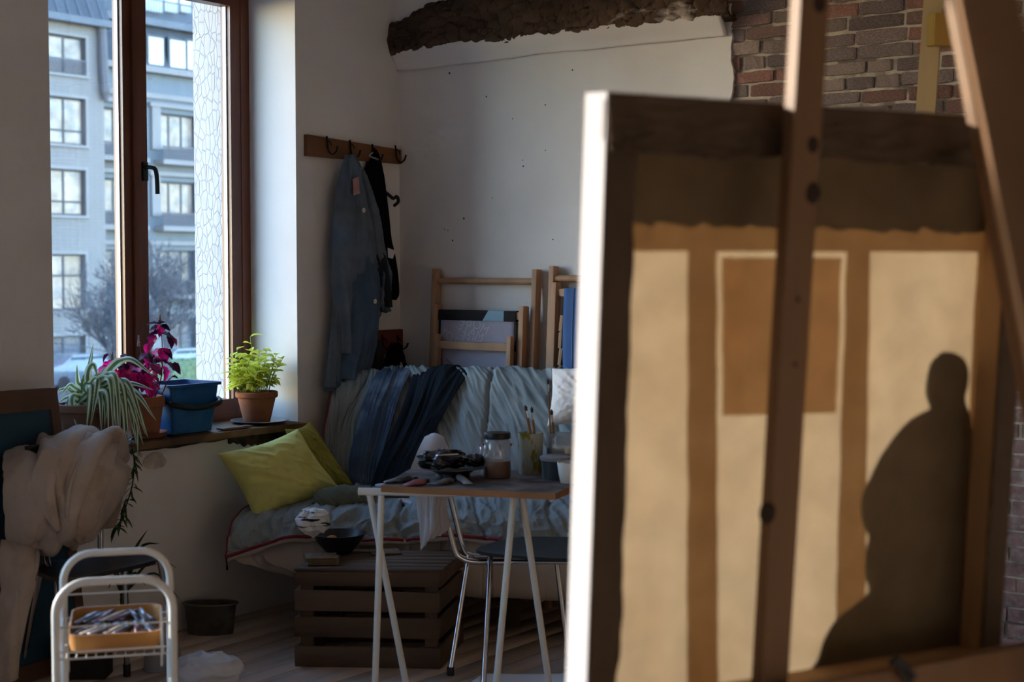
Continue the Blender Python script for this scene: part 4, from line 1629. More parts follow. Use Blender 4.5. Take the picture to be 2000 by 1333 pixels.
# the chair under the cardigan, left
s1, s2, s3, s4 = hitz(52, 1108, SZc), hitz(118, 1136, SZc), hitz(334, 1090, SZc), hitz(226, 1074, SZc)
ch2 = thing('tube_chair', V(((s1.x + s3.x) / 2, (s1.y + s3.y) / 2, 0)), 'chrome tube chair with black seat under the cream cardigan by the window', 'chair')
mb = MB(); seat_slab(mb, (s1, s2, s3, s4), 0.014, 0.006)
ob('seat', mb, BLACKLAM, ch2, smooth=True)
tube_part('back_upright', [P(70, 870, 5.28), P(80, 1000, 5.24), P(90, 1085, 5.2), P(104, 1118, 5.18), P(150, 1128, 5.17)], 0.011, ch2, 30)
tube_part('back_upright', [P(190, 880, 5.56), P(196, 1020, 5.50), P(197, 1075, 5.47), P(208, 1092, 5.45), P(245, 1096, 5.42)], 0.011, ch2, 30)
mb = MB()
bk = [[P(48, 872, 5.22), P(125, 862, 5.40), P(205, 868, 5.60)], [P(50, 905, 5.22), P(127, 895, 5.41), P(207, 903, 5.60)], [P(52, 940, 5.22), P(129, 932, 5.41), P(209, 940, 5.60)]]
mb.sheet(patch([[V(p) for p in r] for r in bk], 16, 10), 0.012)
ob('backrest', mb, BLACKLAM, ch2, smooth='all')
for (t0, f) in ((P(78, 1120, 5.2), hitz(40, 1330, 0.0)), (P(112, 1132, 5.12), hitz(116, 1390, 0.0)), (P(244, 1106, 5.36), hitz(248, 1322, 0.0)), (P(312, 1096, 5.26), hitz(354, 1322, 0.0))):
    l = tube_part('leg', [t0, t0 * 0.97 + f * 0.03, f + V((0, 0, 0.02))], 0.0105, ch2, 8)
    mb = MB(); mb.lathe([(0.013, 0.0), (0.0135, 0.045), (0.012, 0.047)], f, 14)
    ob('rubber_foot', mb, BLACKPL, l, smooth=True)
mb = MB(); mb.tube([P(112, 1133, 5.13), P(250, 1110, 5.28), P(312, 1098, 5.28)], 0.009, 10)
ob('seat_rail', mb, CHROME, ch2, smooth=True)
mb = MB(); mb.tube([P(205, 1092, 5.45), P(280, 1098, 5.36)], 0.009, 10)
ob('seat_rail', mb, CHROME, ch2, smooth=True)

# ------------------------------------------------------------------ trestle table
TZ = 0.77
tb = thing('trestle_table', V((-0.15, 5.12, 0)), 'paint-stained board on a white metal trestle before the sofa', 'table')
TOPW = mat('stained_board', (112, 98, 92), 0.55, 0.3, 12, 0.3, 40, alt=(58, 52, 52), altscale=9, altlo=0.45, althi=0.6, spec=0.4)
EDGEW = mat('board_edge', (142, 98, 62), 0.7, 0.2, 20, stretch=(0.2, 1, 1))
e = [hitz(744, 949, TZ), hitz(1085, 964, TZ), hitz(1124, 947, TZ), hitz(1140, 920, TZ), hitz(800, 917, TZ)]
mb = MB()
n = len(e)
th = 0.022
mb.add([p for p in e] + [p - V((0, 0, th)) for p in e], [tuple(range(n)), tuple(range(2 * n - 1, n - 1, -1))], 0)
mb.add([p for p in e] + [p - V((0, 0, th)) for p in e], [(i, n + i, n + (i + 1) % n, (i + 1) % n) for i in range(n)], 1)
ob('table_top', mb, [TOPW, EDGEW], tb)
zb2 = TZ - th - 0.013
ba, bb_ = P(700, 956, 5.04), P(1100, 966, 4.98)
ba.z = bb_.z = zb2
mb = MB(); mb.tube([ba, bb_], 0.0135, 14)
br = ob('trestle_bar', mb, WHITEPAINT, tb, smooth=True)
mb = MB()
mb.beam(P(745, 968, 5.05), P(800, 968, 5.05), 0.05, 0.012)
ob('bar_bracket', mb, BLACKPL, tb)
for (x0, y0, D0, fx, fy) in ((745, 968, 5.03, 731, 1385), (722, 966, 5.05, 797, 1358), (1003, 972, 4.99, 965, 1385), (1020, 972, 5.01, 1076, 1362)):
    t0 = P(x0, y0, D0)
    f = hitz(fx, fy, 0.0)
    mb = MB(); mb.tube([t0, f + V((0, 0, 0.002))], 0.0115, 14)
    ob('trestle_leg', mb, WHITEPAINT, tb, smooth=True)
# ------------------------------------------------------------------ hook boards on the window wall
OAKB = mat('oak_board', (118, 76, 44), 0.6, 0.25, 14, 0.2, 40, stretch=(0.15, 0.15, 1))
REDB = mat('red_brown_board', (104, 50, 36), 0.6, 0.2, 12, stretch=(0.2, 0.2, 1))


def wall_b(px, py):
    q = toR(hita(px, py, 0.0))
    return q[1], q[2]


b0, zt = wall_b(593, 263)
_, zb_ = wall_b(593, 305)
b1, zt1 = wall_b(777, 293)
_, zb1 = wall_b(777, 321)
b1 = max(b1, 0.006)
rack = thing('coat_rack', R(0, (b0 + b1) / 2, 1.99), 'oak board with four iron coat hooks on the wall beside the window', 'coat rack')
mb = MB()
mb.hexa([R(0.0, b1, zb1), R(0.0, b0, zb_), R(0.024, b0, zb_), R(0.024, b1, zb1), R(0.0, b1, zt1), R(0.0, b0, zt), R(0.024, b0, zt), R(0.024, b1, zt1)])
ob('board', mb, OAKB, rack, bev=0.003)


def coat_hook(parent, b, z, s=1.0):
    mb = MB()
    mb.tube(curve([R(0.026, b, z + 0.042 * s), R(0.030, b, z + 0.02 * s), R(0.036, b, z - 0.02 * s), R(0.055, b - 0.002, z - 0.040 * s), R(0.078, b - 0.004, z - 0.030 * s), R(0.088, b - 0.005, z - 0.006 * s)], 28), [0.0045] * 10 + [0.004] * 12 + [0.0045] * 5 + [0.006], 8)
    mb.tube(curve([R(0.028, b, z + 0.03 * s), R(0.050, b, z + 0.012 * s), R(0.052, b - 0.004, z + 0.0 * s)], 8), 0.0028, 6)
    return ob('coat_hook', mb, IRON, parent, smooth='all')


HK = []
for (x, y) in ((630, 285), (675, 292), (719, 300), (764, 302)):
    b, z = wall_b(x, y)
    HK.append((b, z))
    coat_hook(rack, b, z)
b0, zt = wall_b(690, 640)
b1, _ = wall_b(789, 642)
_, zb_ = wall_b(789, 690)
rack2 = thing('hook_board', R(0, 0.18, 1.08), 'small red-brown hook board low on the wall behind the hanging denim', 'coat rack')
mb = MB(); mb.rbox(0.0, 0.022, max(b1, 0.004), b0, zb_, zb_ + 0.118)
ob('board', mb, REDB, rack2, bev=0.003)
H2 = []
for x in (738, 768):
    b, z = wall_b(x, 668)
    H2.append((b, z))
    coat_hook(rack2, b, z, 0.8)

# ------------------------------------------------------------------ clothes hanging there
DENIM = mat('washed_denim', (78, 96, 116), 0.9, 0.2, 9, 0.5, 260, spec=0.1, alt=(70, 88, 110), altscale=6, altlo=0.4, althi=0.7)
DENIM2 = mat('grey_denim', (98, 108, 118), 0.9, 0.2, 9, 0.5, 260, spec=0.1, alt=(92, 106, 124), altscale=5)
NAVY = mat('navy_cotton', (30, 35, 42), 0.9, 0.15, 8, 0.4, 220, spec=0.1)
BLACKC = mat('black_wool', (13, 13, 15), 0.95, 0.2, 10, 0.3, 200, spec=0.05)


def hang(name, rows, m, parent=None, thick=0.012, bulge=0.05, fold=0.014, nf=5, sd=0.0, nu=60, nv=110, D0=None, a0=0.022):
    """A hanging cloth: rows of (py, px_left, px_right); depth follows the window wall unless D0 is set; closed front and back."""
    fr, bk = [], []
    for k, (y, xl, xr) in enumerate(rows):
        a_, b_ = [], []
        for i in range(7):
            t = i / 6
            px = xl + (xr - xl) * t
            if D0 is None:
                p = hita(px, y, a0)
                n = EA
            else:
                D = D0 if not hasattr(D0, '__len__') else D0[0] + (D0[1] - D0[0]) * t
                p = P(px, y, D)
                n = V((0, -1, 0))
            w = math.sin(math.pi * t) ** 0.6
            a_.append(p + n * (bulge * w * min(1, 0.35 + k * 0.25)))
            b_.append(p)
        fr.append(a_)
        bk.append(b_)

    def dsp(u, v, p):
        e = min(1, 6 * min(u, 1 - u)) if u not in (0, 1) else 0
        return e * fold * (ridge(u * nf + 0.5 * math.sin(v * 3 + sd), v * 1.6 + sd, sd) + 0.4 * ridge(u * nf * 2.3, v * 5 - u * 3, sd + 3) + 0.15 * nz(u * 30, v * 40, sd))

    G = patch(fr, nu, nv, dsp)
    # make displacement point into the room
    c = patch(fr, nu, nv)
    nrm = np.array(list(EA if D0 is None else V((0, -1, 0))))
    d = ((G - c) @ nrm)
    flip = d.mean() < 0
    if flip:
        G = 2 * c - G
    B = patch(bk, nu, nv)
    mb = MB()
    nvv, nuu = G.shape[:2]
    k = nvv * nuu
    vs_ = [tuple(p) for p in G.reshape(-1, 3)] + [tuple(p) for p in B.reshape(-1, 3)]
    fs = []
    for i in range(nvv - 1):
        for j in range(nuu - 1):
            q = (i * nuu + j, i * nuu + j + 1, (i + 1) * nuu + j + 1, (i + 1) * nuu + j)
            fs.append(q[::-1])
            fs.append(tuple(x + k for x in q))
    rim = [j for j in range(nuu)] + [i * nuu + nuu - 1 for i in range(1, nvv)] + [(nvv - 1) * nuu + j for j in range(nuu - 2, -1, -1)] + [i * nuu for i in range(nvv - 2, 0, -1)]
    for i in range(len(rim)):
        a, b = rim[i], rim[(i + 1) % len(rim)]
        fs.append((a, b, b + k, a + k))
    mb.add(vs_, fs)
    o = ob(name, mb, m, parent, smooth='all')
    return o


dj = thing('denim_trousers', hita(675, 760, 0.06), 'faded torn denim work trousers hanging from the second coat hook', 'trousers')
hang('trouser_leg', [(560, 652, 690), (620, 648, 682), (700, 640, 672), (757, 633, 668)], DENIM2, dj, a0=0.066, bulge=0.03, fold=0.008, sd=6)
hang('trouser_body', [(306, 673, 679), (322, 668, 688), (345, 662, 698), (380, 655, 708), (430, 650, 716), (480, 647, 722), (530, 646, 722), (600, 650, 716), (690, 652, 706)], DENIM2, dj, a0=0.066, bulge=0.050, fold=0.026, nf=3.4, sd=1)
hang('trouser_leg', [(440, 668, 712), (500, 664, 728), (560, 664, 738), (610, 664, 732), (660, 660, 722), (700, 655, 716), (741, 650, 702)], DENIM, dj, a0=0.066, bulge=0.080, fold=0.018, nf=2.6, sd=2)
hang('loose_flap', [(335, 688, 700), (380, 692, 716), (430, 698, 728), (490, 706, 738), (525, 712, 747), (560, 722, 746), (590, 728, 745), (608, 736, 746)], DENIM2, dj, a0=0.066, bulge=0.065, fold=0.018, nf=3, sd=4)
hang('trouser_hem', [(725, 636, 700), (742, 634, 702), (764, 632, 700)], DENIM, dj, a0=0.066, bulge=0.045, fold=0.006, nf=3, sd=7)
hang('shade_strip', [(372, 702, 710), (420, 706, 720), (480, 714, 730), (540, 722, 738), (600, 730, 742)], mat('denim_shade', (26, 32, 40), 0.95, 0.2), dj, a0=0.066, bulge=0.09, fold=0.004, sd=3)  # dark strip whose colour stands for the shade between leg and flap
for (x, y) in ((710, 411), (732, 589)):
    mb = MB(); mb.lathe([(0.001, 0), (0.011, 0.001), (0.011, 0.003), (0.001, 0.005)], hita(x, y, 0.165), 14, ax=(EB, V((0, 0, 1)), EA))
    ob('button', mb, mat('shell_button', (206, 196, 182), 0.4, 0.05), dj, smooth=True)
mb = MB()
mb.hexa([hita(691, 382, 0.140), hita(703, 378, 0.140), hita(703, 378, 0.148), hita(691, 382, 0.148), hita(689, 350, 0.125), hita(700, 345, 0.125), hita(700, 345, 0.134), hita(689, 350, 0.134)])
ob('leather_patch', mb, mat('pink_patch', (168, 124, 118), 0.8, 0.2, 60), dj)
mb = MB(); mb.tube(curve([R(0.062, HK[1][0], HK[1][1] - 0.03), hita(675, 306, 0.075), hita(677, 318, 0.085)], 10), 0.005, 8)
ob('hanging_loop', mb, DENIM, dj, smooth='all')
mb = MB(); mb.tube(curve([hita(743, 600, 0.07), hita(744, 614, 0.07), hita(740, 620, 0.072)], 10), [0.003] * 9 + [0.006], 8)
ob('draw_cord', mb, DENIM, dj, smooth='all')

bj = thing('black_jacket', hita(740, 585, 0.05), 'black jacket with a white care tag hanging from the third coat hook', 'jacket')
hang('jacket_body', [(293, 725, 734), (312, 721, 742), (335, 710, 748), (360, 708, 751), (420, 710, 759), (470, 712, 765), (500, 716, 772), (540, 724, 778), (572, 734, 779), (586, 742, 770)], BLACKC, bj, bulge=0.036, fold=0.004, sd=8)
mb = MB(); mb.tube(curve([hita(752, 375, 0.06), hita(762, 383, 0.065), hita(768, 388, 0.07), hita(775, 384, 0.07), hita(778, 394, 0.07), hita(770, 402, 0.07)], 22), 0.008, 8)
ob('toggle', mb, BLACKPL, bj, smooth='all')
mb = MB()
mb.hexa([hita(757, 484, 0.082), hita(773, 490, 0.086), hita(773, 490, 0.088), hita(757, 484, 0.084), hita(758, 503, 0.082), hita(767, 506, 0.086), hita(767, 506, 0.088), hita(758, 503, 0.084)])
ob('care_tag', mb, mat('white_tag', (214, 212, 216), 0.7, 0.03), bj)
mb = MB(); mb.tube(curve([R(0.062, HK[2][0], HK[2][1] - 0.03), hita(722, 305, 0.06), hita(728, 298, 0.06)], 10), 0.004, 8)
ob('hanging_loop', mb, mat('steel_ring', (160, 160, 160), 0.3, metal=0.9), bj, smooth='all')

o = hang('dark_cloth', [(664, 733, 740), (690, 727, 745), (720, 722, 750), (748, 720, 752)], mat('dark_grey_cloth', (52, 48, 50), 0.9, 0.15), bulge=0.03, fold=0.01, sd=11)
tag(o, 'dark grey cloth hanging from the low hook board', 'cloth')
bag = thing('black_bag', hita(770, 748, 0.04), 'black drawstring bag hanging from the low hook board in the corner', 'bag')
hang('bag_body', [(672, 762, 775), (690, 755, 782), (715, 750, 788), (735, 752, 790), (750, 756, 790)], BLACKC, bag, bulge=0.06, fold=0.01, sd=12)
mb = MB(); mb.tube(curve([R(0.06, H2[1][0], H2[1][1] - 0.02), hita(766, 670, 0.05), hita(769, 678, 0.055)], 8), 0.004, 6)
ob('drawstring', mb, BLACKC, bag, smooth='all')
mb = MB(); mb.tube(curve([hita(783, 708, 0.09), hita(787, 722, 0.1), hita(790, 742, 0.09)], 10), 0.004, 6)
ob('pale_cord', mb, mat('pale_cord', (180, 172, 160), 0.8), bag, smooth='all')
# red lead behind the sofa end
mb = MB(); mb.tube(curve([hita(655, 762, 0.02), hita(645, 800, 0.02), hita(634, 880, 0.015), hita(626, 935, 0.015), hita(622, 1000, 0.02)], 24), 0.004, 6)
tag(ob('red_cable', mb, mat('red_cable', (150, 44, 34), 0.5), smooth='all'), 'thin red cable running down the wall behind the sofa end', 'cable')


# ------------------------------------------------------------------ clothes thrown over the sofa
def drape(name, rows, m, label, cat, lift=0.010, fold=0.014, nf=6, sd=0.0, nu=70, nv=150, thick=0.006, slant=0.0):
    """rows: lists of (px, py, D) down the garment; folds run along it."""
    def dsp(u, v, p):
        e = min(1.0, 5 * min(u, 1 - u) + 0.25)
        s = u + slant * v
        return -(lift + e * fold * (1.1 * ridge(s * nf, v * 1.3 + sd, sd) + 0.45 * ridge(s * nf * 2.6, v * 3.5, sd + 2) + 0.12 * nz(u * 40, v * 60, sd)))
    G = patch([[P(x, y, sofa_D(x, D)) for x, y, D in r] for r in rows], nu, nv, dsp)
    mb = MB(); mb.sheet(G, -thick)
    return tag(ob(name, mb, m, smooth='all'), label, cat)


drape('denim_jeans', [[(745, 760, 6.885), (780, 760, 6.885), (815, 760, 6.885)],
                      [(742, 734, 6.82), (775, 728, 6.82), (812, 728, 6.82)],
                      [(732, 742, 6.735), (765, 740, 6.735), (800, 738, 6.735)],
                      [(712, 790, 6.69), (745, 790, 6.69), (778, 790, 6.69)],
                      [(692, 860, 6.64), (728, 860, 6.64), (758, 858, 6.64)],
                      [(682, 915, 6.60), (716, 918, 6.60), (742, 915, 6.60)],
                      [(690, 962, 6.545), (715, 965, 6.545), (738, 962, 6.545)]], mat('sofa_denim', (68, 82, 100), 0.9, 0.25, 10, 0.5, 260, spec=0.1, alt=(96, 110, 126), altscale=5),
      'torn blue denim jeans thrown over the left of the sofa back', 'jeans', fold=0.013, nf=2.6, sd=1.5)
drape('dark_trousers', [[(830, 760, 6.90), (880, 760, 6.90), (935, 762, 6.90)],
                        [(820, 732, 6.83), (872, 726, 6.83), (928, 733, 6.83)],
                        [(806, 742, 6.735), (856, 735, 6.735), (912, 740, 6.735)],
                        [(790, 790, 6.68), (832, 790, 6.68), (880, 790, 6.68)],
                        [(766, 850, 6.635), (806, 850, 6.635), (848, 850, 6.635)],
                        [(742, 905, 6.60), (780, 908, 6.60), (822, 905, 6.60)],
                        [(722, 958, 6.54), (765, 962, 6.54), (812, 958, 6.54)]], NAVY,
      'dark navy trousers slung over the sofa back beside the jeans', 'trousers', fold=0.015, nf=2.8, sd=4.0)
# torn patch threads on the jeans
# rolled knit
KNIT = mat('green_knit', (130, 136, 120), 0.95, 0.2, 6, 0.2, 80, spec=0.05)
nt = KNIT.node_tree
wv = nt.nodes.new('ShaderNodeTexWave')
wv.wave_type = 'BANDS'; wv.bands_direction = 'DIAGONAL'
wv.inputs['Scale'].default_value = 60
wv.inputs['Distortion'].default_value = 1.5
tcx = nt.nodes.new('ShaderNodeTexCoord')
nt.links.new(tcx.outputs['Object'], wv.inputs['Vector'])
bpx = nt.nodes.new('ShaderNodeBump'); bpx.inputs['Strength'].default_value = 1.0; bpx.inputs['Distance'].default_value = 0.006
nt.links.new(wv.outputs['Fac'], bpx.inputs['Height'])
nt.links.new(bpx.outputs['Normal'], nt.nodes['Principled BSDF'].inputs['Normal'])
rows = []
for k in range(13):
    t = k / 12
    ang = -0.4 + t * 5.3
    r = 0.060 * (1 - 0.32 * t)
    row = []
    for i in range(7):
        s = i / 6
        c = P(614 + 118 * s, 1002 - 8 * s, 6.13 + 0.02 * s)
        w = 0.75 + 0.35 * math.sin(math.pi * min(1, s * 1.1 + 0.1))
        row.append(c + V((0.01 * math.sin(ang), r * math.cos(ang) * 1.2 * w, (r * math.sin(ang) * w * 0.8) + 0.052)))
    rows.append(row)
mb = MB(); mb.sheet(patch(rows, 60, 80, lambda u, v, p: 0.004 * ridge(u * 9, v * 3, 2)), 0.008)
tag(ob('knitted_scarf', mb, KNIT, smooth='all'), 'rolled grey-green ribbed knit lying beside the lime cushion', 'scarf')

# pale bag with dark edging lying on the seat
tote = thing('fabric_bag', P(810, 990, 6.3), 'pale canvas bag with dark edging and eyelet lying flat on the sofa', 'bag')
rows = [[P(735, 958, 6.30), P(800, 952, 6.34), P(880, 952, 6.33)], [P(760, 972, 6.22), P(815, 970, 6.24), P(890, 970, 6.24)], [P(790, 990, 6.12), P(830, 992, 6.12), P(905, 990, 6.12)], [P(808, 1004, 6.06), P(850, 1006, 6.06), P(900, 1000, 6.06)]]
rows = [[p + V((0, 0, 0.016)) for p in r] for r in rows]
mb = MB(); mb.sheet(patch(rows, 40, 40, lambda u, v, p: 0.012 * ridge(u * 3, v * 3, 6) + 0.01 * math.sin(math.pi * u) * math.sin(math.pi * v)), 0.02)
ob('bag_body', mb, mat('pale_canvas', (186, 182, 186), 0.9, 0.08, 9, 0.3, 160), tote, smooth='all')
mb = MB(); mb.sheet(patch([[P(728, 960, 6.29) + V((0, 0, .018)), P(770, 983, 6.17) + V((0, 0, .018)), P(808, 1006, 6.04) + V((0, 0, .018))], [P(722, 970, 6.27) + V((0, 0, .0)), P(765, 994, 6.15) + V((0, 0, .0)), P(802, 1016, 6.02) + V((0, 0, .0))]], 40, 6), 0.012)
ob('dark_edging', mb, NAVY, tote, smooth='all')
mb = MB(); ec = P(793, 981, 6.19) + V((0, -0.012, 0.04))
mb.tube([ec + V((0.012 * math.cos(t), 0.012 * math.sin(t), 0)) for t in [i * math.pi / 8 for i in range(16)]], 0.004, 8, closed=True)
ob('eyelet', mb, BLACKPL, tote, smooth='all')
crumple('white_cloth', P(918, 1004, 6.14), 0.075, 0.05, 0.03, mat('crumpled_white', (192, 190, 192), 0.9, 0.06, 8), 'small crumpled white cloth at the end of the pale bag on the sofa', 'cloth', 8.0, 0.5, 40)

# towel over the chair behind the table
TOWEL = mat('grey_towel', (190, 186, 188), 0.95, 0.06, 9, 0.4, 240, spec=0.05)
rows = [[P(842, 905, 5.72), P(862, 900, 5.74), P(884, 905, 5.76)],
        [P(828, 868, 5.58), P(850, 858, 5.60), P(876, 870, 5.62)],
        [P(830, 856, 5.46), P(848, 850, 5.46), P(866, 856, 5.46)],
        [P(813, 890, 5.38), P(845, 888, 5.37), P(882, 890, 5.39)],
        [P(800, 930, 5.37), P(845, 930, 5.35), P(892, 930, 5.38)],
        [P(812, 985, 5.37), P(845, 985, 5.34), P(874, 985, 5.37)],
        [P(815, 1030, 5.37), P(846, 1032, 5.33), P(880, 1030, 5.37)],
        [P(818, 1078, 5.36), P(838, 1060, 5.35), P(862, 1048, 5.36)]]
mb = MB(); mb.sheet(patch(rows, 60, 120, lambda u, v, p: min(1, max(0.06, (v - 0.38) * 3)) * (0.014 * ridge(u * 2.2 + 0.3, v * 1.2, 3) + 0.004 * ridge(u * 5, v * 4, 9))), 0.004)
tag(ob('towel', mb, TOWEL, smooth='all'), 'pale grey towel draped over the chair back behind the table', 'towel')

# ------------------------------------------------------------------ cream cardigan on the left chair
CARD = mat('cream_wool', (188, 172, 158), 0.95, 0.08, 8, 0.5, 180, spec=0.05, alt=(172, 154, 140), altscale=5)
card = thing('cardigan', P(125, 1065, 5.2), 'thick cream cardigan heaped over the back of the left chair', 'cardigan')
rows = [[P(30, 880, 5.38), P(90, 855, 5.46), P(160, 842, 5.60), P(225, 872, 5.66), P(245, 930, 5.66)],
        [P(14, 880, 5.30), P(80, 866, 5.33), P(150, 836, 5.42), P(222, 846, 5.52), P(256, 915, 5.58)],
        [P(6, 900, 5.18), P(70, 895, 5.16), P(140, 862, 5.22), P(215, 868, 5.36), P(255, 930, 5.48)],
        [P(6, 950, 5.10), P(70, 950, 5.05), P(140, 930, 5.10), P(205, 930, 5.24), P(246, 960, 5.42)],
        [P(8, 1005, 5.10), P(70, 1010, 5.03), P(140, 1000, 5.07), P(195, 995, 5.20), P(222, 1000, 5.40)],
        [P(10, 1050, 5.13), P(70, 1062, 5.08), P(135, 1066, 5.10), P(180, 1052, 5.22), P(200, 1030, 5.38)],
        [P(14, 1066, 5.17), P(72, 1072, 5.16), P(130, 1070, 5.17), P(172, 1056, 5.26), P(196, 1036, 5.40)]]


def wool(u, v, p):
    d = 0.0
    # big lapel-like folds running from upper right to lower middle
    s = u * 1.0 + v * 0.55
    d += 0.032 * math.exp(-((s - 1.02) / 0.07) ** 2)
    d -= 0.030 * math.exp(-((s - 0.87) / 0.04) ** 2)
    d += 0.022 * math.exp(-((s - 0.74) / 0.05) ** 2) * (v < 0.9)
    s2 = u - v * 0.35
    d += 0.024 * math.exp(-((s2 - 0.14) / 0.035) ** 2)
    d -= 0.022 * math.exp(-((s2 - 0.22) / 0.03) ** 2)
    d += 0.010 * ridge(u * 3, v * 3, 4) + 0.004 * ridge(u * 9, v * 7, 2)
    return d


mb = MB(); mb.sheet(patch(rows, 130, 120, wool), 0.01)
ob('cardigan_body', mb, CARD, card, smooth='all')
rows = [[P(168, 846, 5.34), P(200, 848, 5.38), P(232, 872, 5.44)], [P(150, 900, 5.16), P(182, 905, 5.18), P(222, 918, 5.26)], [P(130, 960, 5.06), P(160, 968, 5.08), P(205, 972, 5.16)], [P(128, 1020, 5.03), P(150, 1030, 5.04), P(190, 1020, 5.14)], [P(150, 1062, 5.10), P(160, 1064, 5.10), P(172, 1056, 5.16)]]
mb = MB(); mb.sheet(patch(rows, 40, 60, lambda u, v, p: 0.02 * math.sin(math.pi * u) ** 0.7 + 0.004 * ridge(u * 5, v * 5, 1)), 0.014)
ob('lapel', mb, CARD, card, smooth='all')
rows = [[P(80, 880, 5.12), P(100, 874, 5.12), P(118, 895, 5.12)], [P(62, 940, 5.06), P(92, 938, 5.03), P(112, 930, 5.06)], [P(75, 990, 5.03), P(96, 985, 5.01), P(108, 965, 5.04)], [P(108, 1040, 5.05), P(114, 1040, 5.045), P(120, 1034, 5.05)]]
mb = MB(); mb.sheet(patch(rows, 36, 50, lambda u, v, p: 0.016 * math.sin(math.pi * u) ** 0.7), 0.012)
ob('lapel', mb, CARD, card, smooth='all')
rows = [[P(212, 965, 5.40), P(226, 955, 5.43), P(240, 950, 5.46)], [P(205, 1000, 5.40), P(218, 1000, 5.42), P(232, 992, 5.45)], [P(196, 1028, 5.40), P(208, 1034, 5.42), P(220, 1028, 5.45)]]
mb = MB(); mb.sheet(patch(rows, 40, 24, lambda u, v, p: 0.01 * math.sin(math.pi * u) + 0.003 * math.sin(u * 60)), 0.012)
ob('ribbed_cuff', mb, mat('ribbed_wool', (150, 134, 120), 0.95, 0.2, 20, 0.5, 120), card, smooth='all')
# its lower panel hanging beside the seat
rows = [[P(2, 1055, 5.16), P(40, 1062, 5.13), P(78, 1066, 5.14)], [P(4, 1110, 5.10), P(38, 1115, 5.05), P(76, 1105, 5.06)], [P(-2, 1200, 5.04), P(26, 1205, 5.00), P(54, 1195, 5.02)], [P(-6, 1330, 5.0), P(14, 1335, 4.97), P(34, 1325, 4.99)]]
mb = MB(); mb.sheet(patch(rows, 40, 60, lambda u, v, p: 0.012 * ridge(u * 2, v * 2, 6)), 0.01)
ob('hanging_panel', mb, CARD, card, smooth='all')
# ------------------------------------------------------------------ folded deck chairs against the back wall
BEECH = mat('beech_wood', (172, 134, 102), 0.6, 0.18, 10, 0.15, 40, stretch=(1, 1, 0.06))


def bw_a(px, py, b):
    q = toR(hitb(px, py, b))
    return q[0], q[2]


def lean(a, z, off):
    """Point on a frame leaning on the wall: off = layer in front of the wall frame."""
    return R(a, 0.032 + off + (1.5 - z) * 0.055, z)


def deck_chair(a0, a1, zt, label, sling, drop=(0.165, 0.300)):
    root = thing('deck_chair', R((a0 + a1) / 2, 0.35, 0), label, 'deck chair', 'folded deck chairs behind the sofa')
    inn = 0.040
    zt2, zt3 = zt - drop[0], zt - drop[1]

    def upright(a, z1, off, w=0.026, h=0.045):
        mb = MB(); mb.beam(lean(a, 0.0, off), lean(a, z1, off), w, h, up=EB)
        ob('upright', mb, BEECH, root, bev=0.006)

    def rail(aa, ab, z, off, r=None, hgt=0.035, name='rail'):
        mb = MB()
        if r:
            mb.tube([lean(aa, z, off), lean(ab, z, off)], r, 14)
            ob(name, mb, BEECH, root, smooth=True)
        else:
            mb.beam(lean(aa, z, off), lean(ab, z, off), 0.02, hgt)
            ob(name, mb, BEECH, root, bev=0.003)

    for a in (a0, a1):
        upright(a, zt, 0.0)
    rail(a0, a1, zt - 0.055, 0.0, r=0.015)
    rail(a0, a1, 0.35, 0.0, r=0.012)
    for a in (a0 + inn, a1 - inn):
        upright(a, zt2, 0.035)
    rail(a0 + inn, a1 - inn, zt2 - 0.045, 0.035, hgt=0.034)
    rail(a0 + inn, a1 - inn, 0.30, 0.035, r=0.012)
    for a in (a0 + 2 * inn, a1 - 2 * inn):
        upright(a, zt3, 0.075, 0.024, 0.03)
    rail(a0 + 2 * inn, a1 - 2 * inn, zt3 - 0.05, 0.075, hgt=0.036)
    sling(root, a0 + inn, a1 - inn, zt2 - 0.045, 0.035)
    return root


GREYS = mat('grey_sling', (164, 160, 176), 0.85, 0.05, 4, 0.15, 200)
PALE = mat('pale_print', (190, 187, 200), 0.85, 0.03)
DUSK = mat('dusk_print', (138, 134, 152), 0.85, 0.03)
BLACKF = mat('black_fabric', (17, 17, 20), 0.8, 0.08)
SKYF = mat('light_blue_fabric', (136, 172, 192), 0.8, 0.05)
REDF = mat('red_print', (176, 44, 36), 0.8, 0.06)
BLUEF = mat('blue_canvas', (62, 98, 152), 0.85, 0.08, 6, 0.2, 200)


def cloth_frame(a_c, z_c, off, ang=0.0):
    """2-D frame on the leaning cloth, facing the room."""
    ca, sa = math.cos(ang), math.sin(ang)

    def f(x, y, z=0.0):
        xx, yy = x * ca - y * sa, x * sa + y * ca
        return lean(a_c + xx, z_c + yy, off + 0.0115 + z)
    return f


def text_part(s, size, frame, m, parent, mirror=True):
    cu = bpy.data.curves.new('lettering', 'FONT')
    cu.body = s
    cu.size = size
    cu.align_x = 'CENTER'
    cu.extrude = 0.0
    to = bpy.data.objects.new('lettering', cu)
    COL.objects.link(to)
    dg = bpy.context.evaluated_depsgraph_get()
    me = bpy.data.meshes.new_from_object(to.evaluated_get(dg))
    mb = MB()
    mb.add([frame(-v.co.x if mirror else v.co.x, v.co.y, 0.0) for v in me.vertices], [tuple(p.vertices) for p in me.polygons])
    bpy.data.objects.remove(to)
    return ob('lettering', mb, m, parent)


